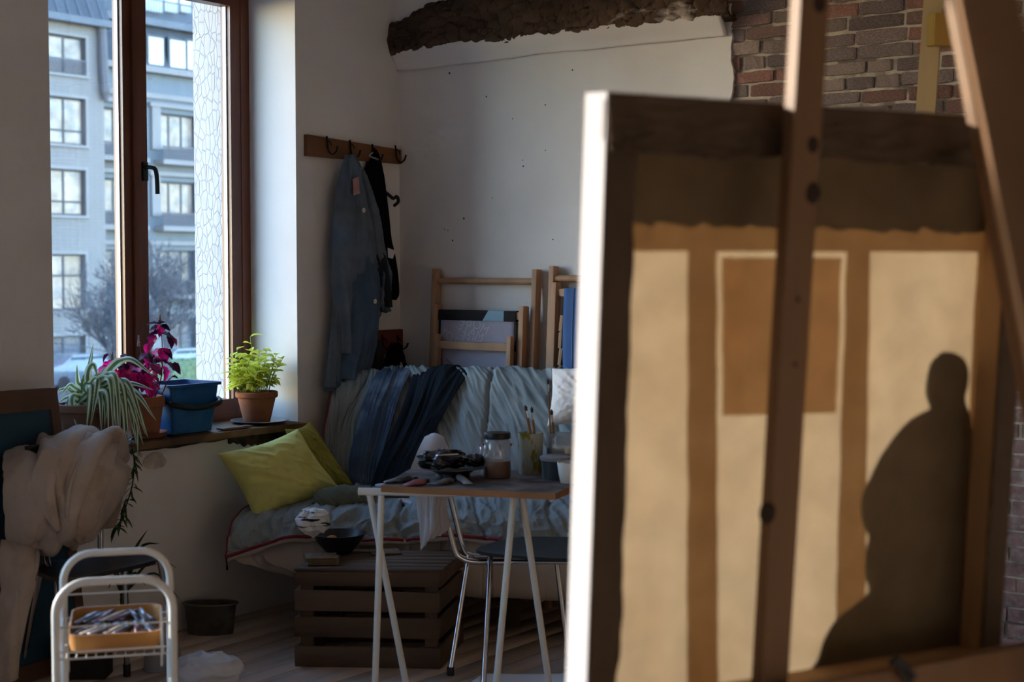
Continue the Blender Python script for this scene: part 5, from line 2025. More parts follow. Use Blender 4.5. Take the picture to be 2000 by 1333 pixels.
def sling_print(root, a0, a1, z, off):
    w = a1 - a0
    s0, s1 = a0 + 0.03, a1 - 0.045
    rows = [[lean(s0 + (s1 - s0) * t, zz, off + 0.006) for t in (0, 0.5, 1)] for zz in (z, z - 0.25, z - 0.5, z - 0.85)]
    mb = MB(); mb.sheet(patch(rows, 20, 40), 0.003)
    cl = ob('sling', mb, GREYS, root, smooth='all')
    # hem wrapped round the bar: black with one light blue length
    for (x0, x1, m) in ((s0 - 0.012, s0 + 0.62 * (s1 - s0), BLACKF), (s0 + 0.62 * (s1 - s0), s0 + 0.87 * (s1 - s0), SKYF), (s0 + 0.87 * (s1 - s0), s1 + 0.012, BLACKF)):
        mb = MB()
        sl = 0.016 if x0 > s0 and x0 < s0 + 0.7 * (s1 - s0) else 0.0
        sr = 0.016 if m is BLACKF and x0 < s0 else 0.0
        q = [lean(x0 - sl, z - 0.026, off - 0.014), lean(x1 - sr, z - 0.026, off - 0.014), lean(x1 - sr, z - 0.026, off + 0.016), lean(x0 - sl, z - 0.026, off + 0.016),
             lean(x0 + sl, z + 0.022, off - 0.014), lean(x1 + sr, z + 0.022, off - 0.014), lean(x1 + sr, z + 0.022, off + 0.016), lean(x0 + sl, z + 0.022, off + 0.016)]
        q = [q[i] for i in (0, 3, 2, 1, 4, 7, 6, 5)]
        mb.hexa(q)
        ob('sling_hem', mb, m, cl, bev=0.003)
    for x in (s0 - 0.006, s1 + 0.006):
        mb = MB(); mb.beam(lean(x, z, off + 0.007), lean(x, z - 0.16, off + 0.007), 0.014, 0.004, up=EB)
        ob('black_binding', mb, BLACKF, cl)
    for (z0, z1) in ((z - 0.165, z - 0.22), (z - 0.30, z - 0.42)):
        mb = MB(); mb.beam(lean(s0 + 0.002, z0, off + 0.009), lean(s0 + 0.002, z1, off + 0.009), 0.012, 0.003, up=EB)
        ob('red_edge_print', mb, REDF, cl)
    ac = (s0 + s1) / 2
    ang = math.radians(-24)
    text_part('MORE', 0.062, cloth_frame(ac - 0.015, z - 0.058, off, ang), PALE, cl)
    text_part('MATE.', 0.062, cloth_frame(ac - 0.045, z - 0.092, off, ang), PALE, cl)
    text_part('CREE', 0.058, cloth_frame(ac - 0.035, z - 0.138, off, ang), PALE, cl)
    text_part('ROY', 0.058, cloth_frame(ac - 0.165, z - 0.118, off, math.radians(-33)), PALE, cl)
    # angular printed lines below the cross rail
    for pts in (((-0.17, -0.21), (-0.02, -0.30), (0.07, -0.255), (0.13, -0.36)), ((-0.18, -0.23), (-0.03, -0.325), (0.06, -0.28), (0.11, -0.37)), ((-0.22, -0.2), (-0.18, -0.33), (-0.13, -0.30))):
        for i in range(len(pts) - 1):
            f = cloth_frame(ac, z, off + 0.001)
            p0, p1 = f(*pts[i]), f(*pts[i + 1])
            mb = MB(); mb.beam(p0, p1, 0.012, 0.002, up=EB)
            ob('printed_line', mb, DUSK if pts[0][0] != -0.18 else PALE, cl)


def sling_blue(root, a0, a1, z, off):
    s0, s1 = a0 + 0.055, a1 - 0.05
    rows = [[lean(s0 + (s1 - s0) * t + sh, zz, off + 0.012 + 0.03 * bl) for t in (0, 0.5, 1)] for zz, sh, bl in ((z + 0.02, 0, 0), (z - 0.02, 0.0, 0.1), (z - 0.25, 0.02, 1), (z - 0.5, 0.05, 1.3), (z - 0.8, 0.05, 0.6))]
    mb = MB(); mb.sheet(patch(rows, 20, 50), 0.004)
    cl = ob('sling', mb, BLUEF, root, smooth='all')
    mb = MB()
    pts = [V(q) + EB * 0.003 for q in crom([[*(lean(s0 + 0.05 + sh, zz, off + 0.016 + 0.03 * bl))] for zz, sh, bl in ((z + 0.02, 0, 0), (z - 0.02, 0.0, 0.1), (z - 0.25, 0.02, 1), (z - 0.5, 0.05, 1.3))], 24)]
    mb.tube(pts, 0.0014, 5)
    ob('stitch_line', mb, SKYF, cl)
    # notched ratchet bar
    mb = MB()
    for k in range(5):
        mb.beam(lean(a0 + 0.042 - 0.006 * (k % 2), z - 0.10 - 0.075 * k, off - 0.004), lean(a0 + 0.034, z - 0.17 - 0.075 * k, off - 0.004), 0.018, 0.03, up=EB)
    ob('ratchet_bar', mb, BEECH, root, bev=0.003)


aL, zT = bw_a(846, 532, 0.06)
aR, zT2 = bw_a(1042, 520, 0.06)
deck_chair(aL, aR, (zT + zT2) / 2, 'folded beech deck chair with grey printed sling behind the sofa', sling_print)
aL2, zT3 = bw_a(1075, 520, 0.06)
deck_chair(aL2, aL2 + 0.585, zT3, 'folded beech deck chair with blue canvas sling beside the painting edge', sling_blue, (0.072, 0.52))

# ------------------------------------------------------------------ framed board leaning under the window, left
tr, br_, tl, bl = P(106, 757, 5.46), hitz(172, 1292, 0.0), P(-70, 770, 5.12), hitz(20, 1345, 0.0)
brd = thing('framed_board', (bl + br_) / 2, 'tall brown framed board with a dark teal panel leaning behind the left chair', 'board')
bn = (tr - br_).cross(bl - br_).normalized()
if bn.y > 0:
    bn = -bn


def bp_(u, v, t):
    return ((bl * (1 - u) + br_ * u) * (1 - v) + (tl * (1 - u) + tr * u) * v) + bn * t


BRN = mat('brown_frame', (92, 66, 50), 0.7, 0.2, 10, stretch=(1, 1, 0.1))
TEAL = mat('teal_panel', (28, 62, 82), 0.6, 0.15, 6)


def board_box(u0, u1, v0, v1, t0, t1, m, name):
    mb = MB()
    mb.hexa([bp_(u0, v0, t0), bp_(u0, v0, t1), bp_(u1, v0, t1), bp_(u1, v0, t0), bp_(u0, v1, t0), bp_(u0, v1, t1), bp_(u1, v1, t1), bp_(u1, v1, t0)][:4][::-1] + [bp_(u0, v1, t0), bp_(u0, v1, t1), bp_(u1, v1, t1), bp_(u1, v1, t0)][::-1])
    return ob(name, mb, m, brd)


board_box(0.90, 1.0, 0.0, 1.0, -0.01, 0.012, BRN, 'frame_stile')
board_box(0.0, 0.1, 0.0, 1.0, -0.01, 0.012, BRN, 'frame_stile')
board_box(0.1, 0.90, 0.925, 1.0, -0.01, 0.012, BRN, 'frame_rail')
board_box(0.1, 0.90, 0.0, 0.06, -0.01, 0.012, BRN, 'frame_rail')
board_box(0.1, 0.90, 0.06, 0.925, -0.01, 0.004, TEAL, 'panel')
# ------------------------------------------------------------------ things on the window sill
TERRA = mat('terracotta', (154, 98, 72), 0.85, 0.15, 12, 0.3, 60, alt=(134, 88, 68), altscale=6, spec=0.15)
SOIL = mat('potting_soil', (48, 36, 28), 0.95, 0.4, 40, 1.0, 60)


def on_sill(px, a):
    """Point of the sill at depth a inside the wall under photograph column px."""
    d = ray(px, 850)
    k = (a - (CAM - OC).dot(EA)) / d.dot(EA)
    q = CAM + d * k
    return V((q.x, q.y, SZ))


def pot(root, c, rb, rt, h, m=TERRA, rim=0.028):
    mb = MB()
    mb.lathe([(0.001, 0), (rb, 0), (rb + (rt - rb) * 0.78, h - rim), (rt - 0.001, h - rim + 0.001), (rt + 0.003, h - rim + 0.006), (rt + 0.003, h - 0.003), (rt, h), (rt - 0.008, h), (rt - 0.012, h - 0.02), (rt - 0.014, h - 0.022), (0.001, h - 0.02)], c, 40)
    ob('pot', mb, m, root, smooth=True)
    mb = MB()
    mb.lathe([(0.001, h - 0.026), (rt - 0.0125, h - 0.026), (rt - 0.0125, h - 0.015), (rt * 0.5, h - 0.012), (0.001, h - 0.010)], c, 24)
    ob('soil', mb, SOIL, root, smooth=True)


def leaf_mesh(name, L, W, m, curl=0.15, fold=0.12, n=8, shape=lambda t: math.sin(math.pi * t) ** 0.8, wave=0.0):
    """A single leaf lying along +x from the origin."""
    vs_, fs = [], []
    cols = (-1, -0.5, 0, 0.5, 1)
    for i in range(n + 1):
        t = i / n
        w = W / 2 * max(0.02, shape(t))
        for c in cols:
            vs_.append((L * t, c * w, abs(c) * w * fold * 4 - curl * L * t * t + wave * math.sin(t * 20) * abs(c) * w))
    k = len(cols)
    for i in range(n):
        for j in range(k - 1):
            fs.append((i * k + j, (i + 1) * k + j, (i + 1) * k + j + 1, i * k + j + 1))
    me = bpy.data.meshes.new(name)
    me.from_pydata(vs_, [], fs)
    me.materials.append(m)
    me.polygons.foreach_set('use_smooth', [True] * len(me.polygons))
    me.update()
    return me


def aim(d, roll=0.0):
    """Rotation that lays +x along d with the leaf's upper face towards the sky."""
    d = V(d).normalized()
    up = V((0, 0, 1)) if abs(d.z) < 0.95 else V((0, 1, 0))
    y = up.cross(d).normalized()
    z = d.cross(y)
    Rm = Matrix((d, y, z)).transposed()
    return (Rm @ Matrix.Rotation(roll, 3, 'X')).to_euler()


# --- basil in a clay pot on a steel plate
pc = on_sill(502, -0.085)
mb = MB()
mb.lathe([(0.001, 0.0), (0.075, 0.0), (0.105, 0.008), (0.128, 0.011), (0.128, 0.013), (0.104, 0.011), (0.074, 0.003), (0.001, 0.003)], pc + V((0.010, 0.008, 0.001)), 48)
tag(ob('steel_plate', mb, mat('brushed_steel', (188, 190, 194), 0.3, 0.05, metal=0.9), smooth=True), 'round steel plate under the clay pot on the sill', 'plate')
pc = pc + V((0, 0, 0.0055))
basil = thing('basil_plant', pc, 'bushy bright green basil in a clay pot at the right of the sill', 'potted plant')
pot(basil, pc, 0.058, 0.090, 0.135)
BASL = mat('basil_leaf', (224, 228, 100), 0.5, 0.2, 20, transl=0.45, perobj=0.25, alt=(190, 206, 78), altscale=8)
BASS = mat('basil_stem', (142, 160, 76), 0.6, 0.1)
lm = [leaf_mesh('leaf', 0.048, 0.031, BASL, 0.3, 0.1), leaf_mesh('leaf', 0.038, 0.024, BASL, 0.2, 0.14), leaf_mesh('leaf', 0.056, 0.030, BASL, 0.45, 0.1)]
r = random.Random(4)
for k in range(32):
    an = r.uniform(0, 2 * math.pi)
    rr0 = 0.07 * math.sqrt(r.random())
    p0 = pc + V((rr0 * math.cos(an), rr0 * math.sin(an), 0.118))
    hgt = r.uniform(0.09, 0.175) * (1.4 if k < 4 else 1.0) * (1.1 - rr0 * 2)
    out = r.uniform(0.02, 0.065)
    p1 = p0 + V((out * math.cos(an), out * math.sin(an), hgt))
    mid = (p0 + p1) / 2 + V((r.uniform(-.01, .01), r.uniform(-.01, .01), 0.01))
    pts = curve([p0, mid, p1], 8)
    mb = MB(); mb.tube(pts, [0.0022] * 5 + [0.0014] * 3, 5)
    ob('stem', mb, BASS, basil, smooth='all')
    for j in range(8):
        p = pts[min(7, 2 + (j * 6) // 8)]
        t = an + j * 2.4 + r.uniform(-0.4, 0.4)
        up = 0.1 + 0.5 * (j / 7)
        inst('leaf', r.choice(lm), basil, p, aim((math.cos(t), math.sin(t), up), r.uniform(-.3, .3)), (r.uniform(0.9, 1.35),) * 3)

# --- blue bucket with black bail
BLUE = mat('blue_plastic', (16, 80, 138), 0.45, 0.1, 8, 0.1, 30, alt=(28, 92, 148), altscale=9, spec=0.4)
bq = thing('bucket', R(-0.10, 1.30, SZ), 'blue rectangular plastic bucket with black handle on the sill', 'bucket')
bA0, bA1, bB0, bB1, bh = -0.215, 0.012, 1.175, 1.445, 0.205


def bk(a, b, z, f=1.0):
    ca, cb = (bA0 + bA1) / 2, (bB0 + bB1) / 2
    return R(ca + (a - ca) * f, cb + (b - cb) * f, SZ + 0.002 + z)


def ring_rect(f, z, inset=0.0, rad=0.022):
    pts = []
    a0, a1, b0, b1 = bA0 + inset, bA1 - inset, bB0 + inset, bB1 - inset
    for (ca, cb, s) in ((a1 - rad, b1 - rad, 0), (a0 + rad, b1 - rad, 1), (a0 + rad, b0 + rad, 2), (a1 - rad, b0 + rad, 3)):
        for k in range(5):
            t = math.pi / 2 * (s + k / 4)
            pts.append(bk(ca + rad * math.cos(t), cb + rad * math.sin(t), z, f))
    return pts


mb = MB()
rings = [ring_rect(0.80, 0.0), ring_rect(0.97, bh - 0.014), ring_rect(1.06, bh - 0.012), ring_rect(1.06, bh), ring_rect(0.985, bh), ring_rect(0.955, bh - 0.02), ring_rect(0.79, 0.006)]
n = len(rings[0])
vs_ = [p for q in rings for p in q]
fs = [(i * n + j, i * n + (j + 1) % n, (i + 1) * n + (j + 1) % n, (i + 1) * n + j) for i in range(len(rings) - 1) for j in range(n)]
fs += [tuple(range(n - 1, -1, -1)), tuple((len(rings) - 1) * n + j for j in range(n))]
mb.add(vs_, fs)
ob('bucket_body', mb, BLUE, bq, smooth=True)
mb = MB()
hl, hr = bk(-0.10, bB1 + 0.006, bh - 0.03), bk(-0.10, bB0 - 0.006, bh - 0.03)
pts = curve([hl, hl + EA * 0.05 + V((0, 0, -0.03)), bk(bA1 + 0.012, bB1 - 0.02, bh - 0.085), bk(bA1 + 0.014, (bB0 + bB1) / 2, bh - 0.100), bk(bA1 + 0.012, bB0 + 0.02, bh - 0.085), hr + EA * 0.05 + V((0, 0, -0.03)), hr], 50)
mb.tube(pts, 0.0075, 8)
mb.tube(pts[13:38], 0.0115, 10)
ob('handle', mb, BLACKPL, bq, smooth='all')
mb = MB(); mb.box(bk(bA1 - 0.01, bB1 - 0.03, -0.001), (0.07, 0.03, 0.012), (EB, EA, V((0, 0, 1))))
tag(ob('black_block', mb, BLACKPL), 'small flat black block under the bucket corner on the sill', 'block')
mb = MB(); mb.box(R(0.0, 1.09, SZ + 0.004), (0.17, 0.04, 0.007), (EB, EA, V((0, 0, 1))))
tag(ob('wood_strip', mb, SILLW), 'thin wooden strip lying on the sill right of the bucket', 'strip')

# --- coleus in a clay pot
cc = on_sill(281, -0.06)
mb = MB()
mb.lathe([(0.001, 0.0), (0.075, 0.0), (0.095, 0.020), (0.097, 0.022), (0.091, 0.022), (0.072, 0.005), (0.001, 0.005)], cc + V((0, 0, 0.001)), 36)
tag(ob('clay_saucer', mb, TERRA, smooth=True), 'clay saucer under the coleus pot on the sill', 'saucer')
cc = cc + V((0, 0, 0.0075))
coleus = thing('coleus_plant', cc, 'magenta-leaved coleus in a clay pot left of the blue bucket', 'potted plant')
pot(coleus, cc, 0.060, 0.082, 0.160, rim=0.045)
COLL = mat('coleus_leaf', (206, 24, 112), 0.5, 0.25, 30, transl=0.5, perobj=0.35, alt=(104, 14, 62), altscale=22, altlo=0.5, althi=0.7)
COLD = mat('coleus_dark_leaf', (62, 16, 46), 0.5, 0.3, 30, transl=0.3, perobj=0.3, alt=(98, 60, 92), altscale=25)
COLS = mat('coleus_stem', (96, 36, 62), 0.6, 0.15)
heart = lambda t: (math.sin(math.pi * min(1, t * 0.98 + 0.02)) ** 0.6) * (1.25 - 0.75 * t)
cl = [leaf_mesh('leaf', 0.080, 0.070, COLL, 0.25, 0.08, 9, heart, 0.12), leaf_mesh('leaf', 0.060, 0.050, COLL, 0.3, 0.1, 9, heart, 0.12), leaf_mesh('leaf', 0.046, 0.036, COLD, 0.35, 0.12, 8, heart, 0.15)]
Dc = cc.y


def cpx(px, py, dd=0.0):
    return P(px, py, Dc + dd)


r = random.Random(9)


def stem(pts, rad=0.0028):
    mb = MB()
    q = curve([cpx(*p) for p in pts], 18)
    mb.tube(q, [rad] * 9 + [rad * 0.7] * 9, 6)
    ob('stem', mb, COLS, coleus, smooth='all')
    return q


def leaf_at(px, py, dd, dx, dz, kind, roll=None, s=1.0, dy=-0.35):
    inst('leaf', cl[kind], coleus, cpx(px, py, dd), aim((dx, dy, dz), r.uniform(-0.6, 0.6) if roll is None else roll), (s,) * 3)


def spike(px, py, dd, h):
    mb = MB()
    p = cpx(px, py, dd)
    for k in range(7):
        z = h * k / 6
        for j in range(5):
            t = j * 1.257 + k * 0.6
            q = p + V((0.0055 * (1 - k / 9) * math.cos(t), 0.0055 * (1 - k / 9) * math.sin(t), z))
            mb.lathe([(0.0002, -0.003), (0.0030, 0), (0.0002, 0.004)], q, 5)
    ob('flower_spike', mb, mat('dry_flower', (150, 140, 140), 0.9, 0.2), coleus)


s1_ = stem([(302, 778, 0.0), (314, 742, 0.02), (317, 700, 0.03), (316, 660, 0.03), (312, 628, 0.03)])
s2_ = stem([(316, 772, 0.0), (326, 748, 0.0), (334, 738, 0.0)])
s3_ = stem([(280, 778, 0.0), (262, 750, 0.02), (246, 720, 0.03), (240, 690, 0.03)])
s4_ = stem([(292, 778, 0.0), (286, 740, 0.03), (278, 700, 0.04), (272, 672, 0.04)])
s5_ = stem([(272, 778, 0.0), (250, 755, 0.0), (228, 730, 0.02), (220, 705, 0.02)])
spike(312, 630, 0.03, 0.032)
spike(271, 676, 0.04, 0.04)
spike(219, 704, 0.02, 0.03)
# leaves of the tall shoot, top to bottom
for (x, y, dx, dz, k, s) in ((312, 634, 0.5, 0.3, 2, 1.1), (312, 634, -0.6, 0.2, 2, 1.1), (313, 636, 0.1, -0.6, 1, 0.8), (313, 638, 0.9, -0.1, 2, 1.0), (313, 640, -0.9, -0.1, 2, 1.0),
                             (315, 652, 1.0, -0.15, 2, 1.3), (314, 652, -1.0, 0.0, 2, 1.3), (303, 655, -0.4, -0.9, 1, 0.9), (328, 656, 0.5, -0.8, 2, 1.2), (298, 668, -0.3, -1.0, 2, 1.2), (290, 672, -0.2, -1, 1, 0.7), (334, 660, 0.7, -0.5, 1, 0.7),
                             (317, 680, 0.3, -0.8, 0, 0.8), (314, 682, -0.6, -0.7, 0, 1.05), (318, 684, 0.8, -0.4, 2, 1.2), (316, 705, -0.9, -0.3, 2, 1.3), (318, 706, 0.9, -0.3, 2, 1.4), (318, 715, 0.4, -0.9, 1, 1.1), (314, 716, -0.5, -0.9, 0, 0.95), (334, 712, 0.8, -0.5, 2, 1.2), (302, 720, -0.8, -0.6, 1, 1.0)):
    leaf_at(x, y, 0.03, dx, dz, k, None, s)
for k in range(46):
    x = r.uniform(212, 296)
    y = r.uniform(690, 722) if k < 18 else r.uniform(712, 752)
    leaf_at(x, y, r.uniform(-0.04, 0.05), r.uniform(-1, 1), r.uniform(-1, 0.2), (2 if k < 14 else r.choice((0, 1, 0))), None, r.uniform(0.75, 1.1))
leaf_at(252, 722, -0.01, -0.15, -1.0, 0, 0.1, 1.25)
leaf_at(275, 728, -0.01, 0.3, -1.0, 0, -0.2, 1.0)
leaf_at(334, 738, 0.0, 0.8, 0.2, 2, None, 0.7)

# --- spider plant
sc_ = on_sill(170, -0.13)
spider = thing('spider_plant', sc_ + V((0, 0, 0.0015)), 'variegated spider plant spilling from a clay pot at the left of the sill', 'potted plant')
pot(spider, sc_ + V((0, 0, 0.0015)), 0.085, 0.115, 0.150, mat('dull_clay', (120, 84, 64), 0.85, 0.15, 12), rim=0.035)
SPG = mat('spider_green', (104, 132, 78), 0.5, 0.15, 20, transl=0.35, perobj=0.2)
SPW = mat('spider_cream', (228, 232, 200), 0.5, 0.08, 20, transl=0.35)


def blade(pts, w, name='leaf', parent=spider, mats=(None,)):
    q = curve(pts, 22)
    vs_, fs, mi = [], [], []
    n = len(q)
    for i in range(n):
        t = i / (n - 1)
        T = (q[min(i + 1, n - 1)] - q[max(i - 1, 0)]).normalized()
        view = (CAM - q[i]).normalized()
        sd = T.cross(V((0, 0, 1)))
        if sd.length < 0.3:
            sd = T.cross(V((0.3, 1, 0)))
        sd.normalize()
        sd2 = T.cross(V((0.2, -1, 0.3)))
        sd = (sd * (0.5 if sd.dot(sd2) >= 0 else -0.5) + sd2 * 1.4).normalized()
        nn = T.cross(sd)
        ww = w / 2 * min(1.0, 0.55 + 2.2 * t) * (1 - t ** 3) + 0.0004
        for c in (-1, -0.42, 0, 0.42, 1):
            vs_.append(q[i] + sd * (ww * c) + nn * (abs(c) * ww * 0.45))
    mb = MB()
    for i in range(n - 1):
        for j in range(4):
            mb.f.append((i * 5 + j, (i + 1) * 5 + j, (i + 1) * 5 + j + 1, i * 5 + j + 1))
            mb.m.append(1 if j in (1, 2) else 0)
    mb.v = [tuple(v) for v in vs_]
    return ob(name, mb, list(mats), parent, smooth='all')


D0 = sc_.y
base_px = (165, 792)
# (tip px, tip py, arch px, arch py, depth offset of tip)
blades = [(182, 672, 172, 730, 0.0, 12), (300, 735, 250, 700, -0.12, 13), (150, 712, 152, 745, 0.02, 11), (178, 712, 168, 740, 0.0, 12), (192, 740, 182, 712, -0.04, 11),
          (118, 775, 135, 752, 0.0, 9), (110, 790, 128, 775, 0.0, 8), (128, 756, 140, 765, 0.0, 8), (112, 768, 122, 760, 0.02, 8),
          (145, 860, 135, 790, -0.10, 11), (152, 842, 140, 782, -0.12, 12), (176, 838, 190, 745, -0.14, 12), (168, 850, 176, 760, -0.15, 13),
          (235, 865, 225, 735, -0.2, 12), (222, 850, 215, 742, -0.2, 12), (252, 862, 238, 748, -0.2, 12), (262, 850, 240, 752, -0.19, 11), (285, 852, 250, 748, -0.2, 12), (290, 858, 255, 760, -0.2, 11),
          (305, 822, 262, 765, -0.2, 11), (280, 870, 248, 770, -0.22, 11), (245, 880, 236, 782, -0.22, 12), (268, 872, 246, 778, -0.21, 11), (228, 858, 222, 770, -0.2, 11), (212, 846, 208, 768, -0.2, 12),
          (282, 772, 245, 755, -0.1, 10), (300, 762, 255, 748, -0.08, 10), (240, 712, 205, 728, -0.03, 10), (198, 848, 196, 775, -0.18, 10), (204, 835, 205, 782, -0.16, 9), (270, 905, 262, 800, -0.23, 9),
          (230, 750, 200, 738, -0.05, 10), (160, 740, 160, 765, 0.03, 9), (215, 800, 205, 760, -0.1, 9), (190, 800, 185, 770, -0.1, 9), (258, 800, 235, 765, -0.14, 10), (120, 800, 135, 785, -0.02, 8)]
for i, (tx, ty, ax_, ay, dd, w) in enumerate(blades):
    p0 = P(base_px[0] + rnd.uniform(-22, 40), base_px[1] + rnd.uniform(-4, 8), D0 + rnd.uniform(-0.03, 0.03))
    p1 = P((base_px[0] + ax_) / 2 + rnd.uniform(-4, 4), (base_px[1] + ay) / 2 - 14, D0 + dd * 0.25)
    p2 = P(ax_, ay, D0 + dd * 0.6)
    p3 = P(tx, ty, D0 + dd)
    blade([p0, p1, p2, p3], w * 1.35 / 2917 * D0, mats=(SPW, SPG) if i % 3 else (SPG, SPW))

# --- trailing plant hanging below the sill
TRG = mat('trailing_leaf', (58, 84, 44), 0.6, 0.2, 20, transl=0.25, perobj=0.25)
trail = thing('trailing_plant', P(262, 1040, 5.68), 'thin dark green trailing plant hanging below the sill behind the cardigan', 'plant')
q = curve([P(256, 865, 5.72), P(262, 900, 5.70), P(258, 950, 5.70), P(242, 1000, 5.70), P(228, 1035, 5.70)], 40)
mb = MB(); mb.tube(q, 0.003, 6)
ob('stem', mb, TRG, trail, smooth='all')
tl_ = leaf_mesh('leaf', 0.060, 0.011, TRG, 0.4, 0.1)
r = random.Random(2)
for k in range(60):
    p = q[int(k / 60 * 39)]
    t = r.uniform(-1.2, 1.2)
    inst('leaf', tl_, trail, p, aim((math.sin(t) * 1.0 + 0.3, -0.5, r.uniform(-0.9, 0.3)), r.uniform(-.4, .4)), (r.uniform(0.5, 1.0) * (0.7 + 0.5 * k / 60),) * 3)
sp2 = leaf_mesh('leaf', 0.03, 0.006, mat('sedum_leaf', (118, 142, 96), 0.6, 0.2, transl=0.2), 0.2, 0.1)
sed = thing('small_sedum', on_sill(268, 0.02), 'tiny pale green sedum tuft at the front edge of the sill', 'plant')
for k in range(26):
    t = r.uniform(0, 6.28)
    inst('leaf', sp2, sed, on_sill(268 + r.uniform(-8, 8), 0.02) + V((0, 0, r.uniform(0.0, 0.02))), aim((math.cos(t), math.sin(t), r.uniform(-0.1, 0.9))))
# clear crumpled film beside it
crumple('clear_film', on_sill(240, 0.0), 0.035, 0.02, 0.022, glass_mat('clear_film', (0.9, 0.92, 0.94), 0.25, 0.1, rough=0.1), 'crumpled clear plastic film on the sill behind the cardigan', 'plastic film', 4.0, 0.6, 22)

# --- floor plant behind the left chair
fpc = hitz(235, 1262, 0.0)
fp = thing('floor_plant', fpc, 'dark strap-leaved plant in a red pot on the floor behind the left chair', 'potted plant')
pot(fp, fpc, 0.06, 0.085, 0.13, mat('red_clay', (128, 58, 42), 0.8, 0.15, 12), rim=0.03)
FPG = mat('strap_leaf', (44, 66, 40), 0.5, 0.15, 20, transl=0.2)
for (tx, ty, ax_, ay, w) in ((288, 1035, 262, 1080, 9), (312, 1062, 275, 1072, 9), (222, 1070, 226, 1120, 14), (352, 1172, 300, 1120, 6), (236, 1075, 238, 1110, 8), (345, 1110, 300, 1092, 6), (212, 1150, 222, 1130, 12), (285, 1145, 262, 1120, 9), (200, 1090, 215, 1110, 8)):
    blade([P(238, 1215, fpc.y), P(240, 1165, fpc.y), P(ax_, ay, fpc.y - 0.03), P(tx, ty, fpc.y - 0.06)], w / 2917 * fpc.y, parent=fp, mats=(FPG, FPG))
# ------------------------------------------------------------------ things on the trestle table
def tz(px, py):
    return hitz(px, py, TZ + 0.0005)


JARG = glass_mat('jar_glass', (0.86, 0.86, 0.86), 0.10, 0.16, (0.62, 0.6, 0.6), hazevar=0.0)
c = tz(971, 936)
c.y += 0.03
jr = thing('lidded_jar', c, 'glass jar with black lid and brown liquid on the table', 'jar')
k = c.y / 2917
rj = 27 * k
mb = MB()
mb.lathe([(0.001, 0), (rj * 0.92, 0), (rj, 0.006), (rj, 0.118), (rj * 0.93, 0.130), (rj * 0.86, 0.134), (rj * 0.86, 0.145)], c, 32)
ob('jar_glass', mb, JARG, jr, smooth=True)
mb = MB(); mb.lathe([(0.001, 0.004), (rj * 0.88, 0.004), (rj * 0.95, 0.01), (rj * 0.95, 0.060), (0.001, 0.060)], c, 28)
ob('liquid', mb, mat('brown_liquid', (122, 74, 34), 0.3, 0.2, 10), jr, smooth=True)
mb = MB(); mb.lathe([(0.001, 0.136), (rj * 0.95, 0.136), (rj * 0.97, 0.139), (rj * 0.97, 0.154), (rj * 0.93, 0.157), (0.001, 0.157)], c, 28)
ob('lid', mb, BLACKPL, jr, smooth=True)
for s in (-1, 1):
    mb = MB(); mb.lathe([(0.0003, -0.006), (0.006, 0), (0.0003, 0.006)], c + V((s * rj, -0.002, 0.115)), 8)
    ob('red_drip', mb, mat('red_drip', (150, 30, 40), 0.4), jr, smooth='all')

# painted glass with brushes
c = tz(1036, 925)
c.y += 0.02
c.y = min(c.y, 5.22)
gl = thing('painted_glass', c, 'tumbler with yellow paint marks holding bottles of murky water on the table', 'glass')
mb = MB()
PGL = mat('yellow_marked_glass', (182, 186, 176), 0.2, 0.1, 8, alt=(150, 146, 44), altscale=26, altlo=0.54, althi=0.6, stretch=(1, 1, 0.5), transl=0.3)
mb.lathe([(0.001, 0), (0.038, 0), (0.040, 0.004), (0.046, 0.145), (0.043, 0.145), (0.037, 0.02), (0.001, 0.02)], c, 30)
ob('tumbler', mb, PGL, gl, smooth=True)
mb = MB(); mb.lathe([(0.001, 0.02), (0.036, 0.02), (0.041, 0.10), (0.001, 0.10)], c, 24)
ob('murky_water', mb, mat('murky_water', (176, 180, 160), 0.2, 0.1), gl, smooth=True)

BRUSHH = mat('brush_handle', (132, 88, 48), 0.5, 0.2, 20)
BRIST = mat('bristle', (70, 62, 54), 0.9, 0.3, 30)
jc = tz(1098, 905)
jc.y = 5.24
jc = P(1098, 905, 5.24)
jc.z = TZ + 0.0005
wj = thing('water_jar', jc, 'clear glass jar of grey water for brushes at the table right', 'jar')
mb = MB()
mb.lathe([(0.001, 0), (0.052, 0), (0.056, 0.006), (0.056, 0.125), (0.052, 0.135), (0.053, 0.14), (0.050, 0.14)], jc, 30)
ob('jar_glass', mb, glass_mat('water_glass', (0.8, 0.82, 0.82), 0.1, 0.35, (0.5, 0.52, 0.52), hazevar=0.0), wj, smooth=True)
mb = MB(); mb.lathe([(0.001, 0.006), (0.054, 0.006), (0.054, 0.09), (0.001, 0.09)], jc, 28)
ob('water', mb, mat('grey_water', (150, 154, 152), 0.15, 0.1), wj, smooth=True)


def brush(p0, p1, label, w=0.0035):
    d = (p1 - p0).normalized()
    root = thing('paintbrush', p0, label, 'paintbrush', 'brushes on the table')
    mb = MB(); mb.tube([p0, p0 + d * 0.05, p1 - d * 0.055, p1 - d * 0.045], [w * 0.5, w * 1.1, w * 1.2, w], 8)
    ob('handle', mb, BRUSHH, root, smooth=True)
    mb = MB(); mb.tube([p1 - d * 0.045, p1 - d * 0.02], w * 1.05, 8)
    ob('ferrule', mb, CHROME, root, smooth=True)
    mb = MB(); mb.tube([p1 - d * 0.02, p1 - d * 0.008, p1], [w * 1.1, w * 1.4, w * 0.3], 8)
    ob('bristles', mb, BRIST, root, smooth='all')
    return root


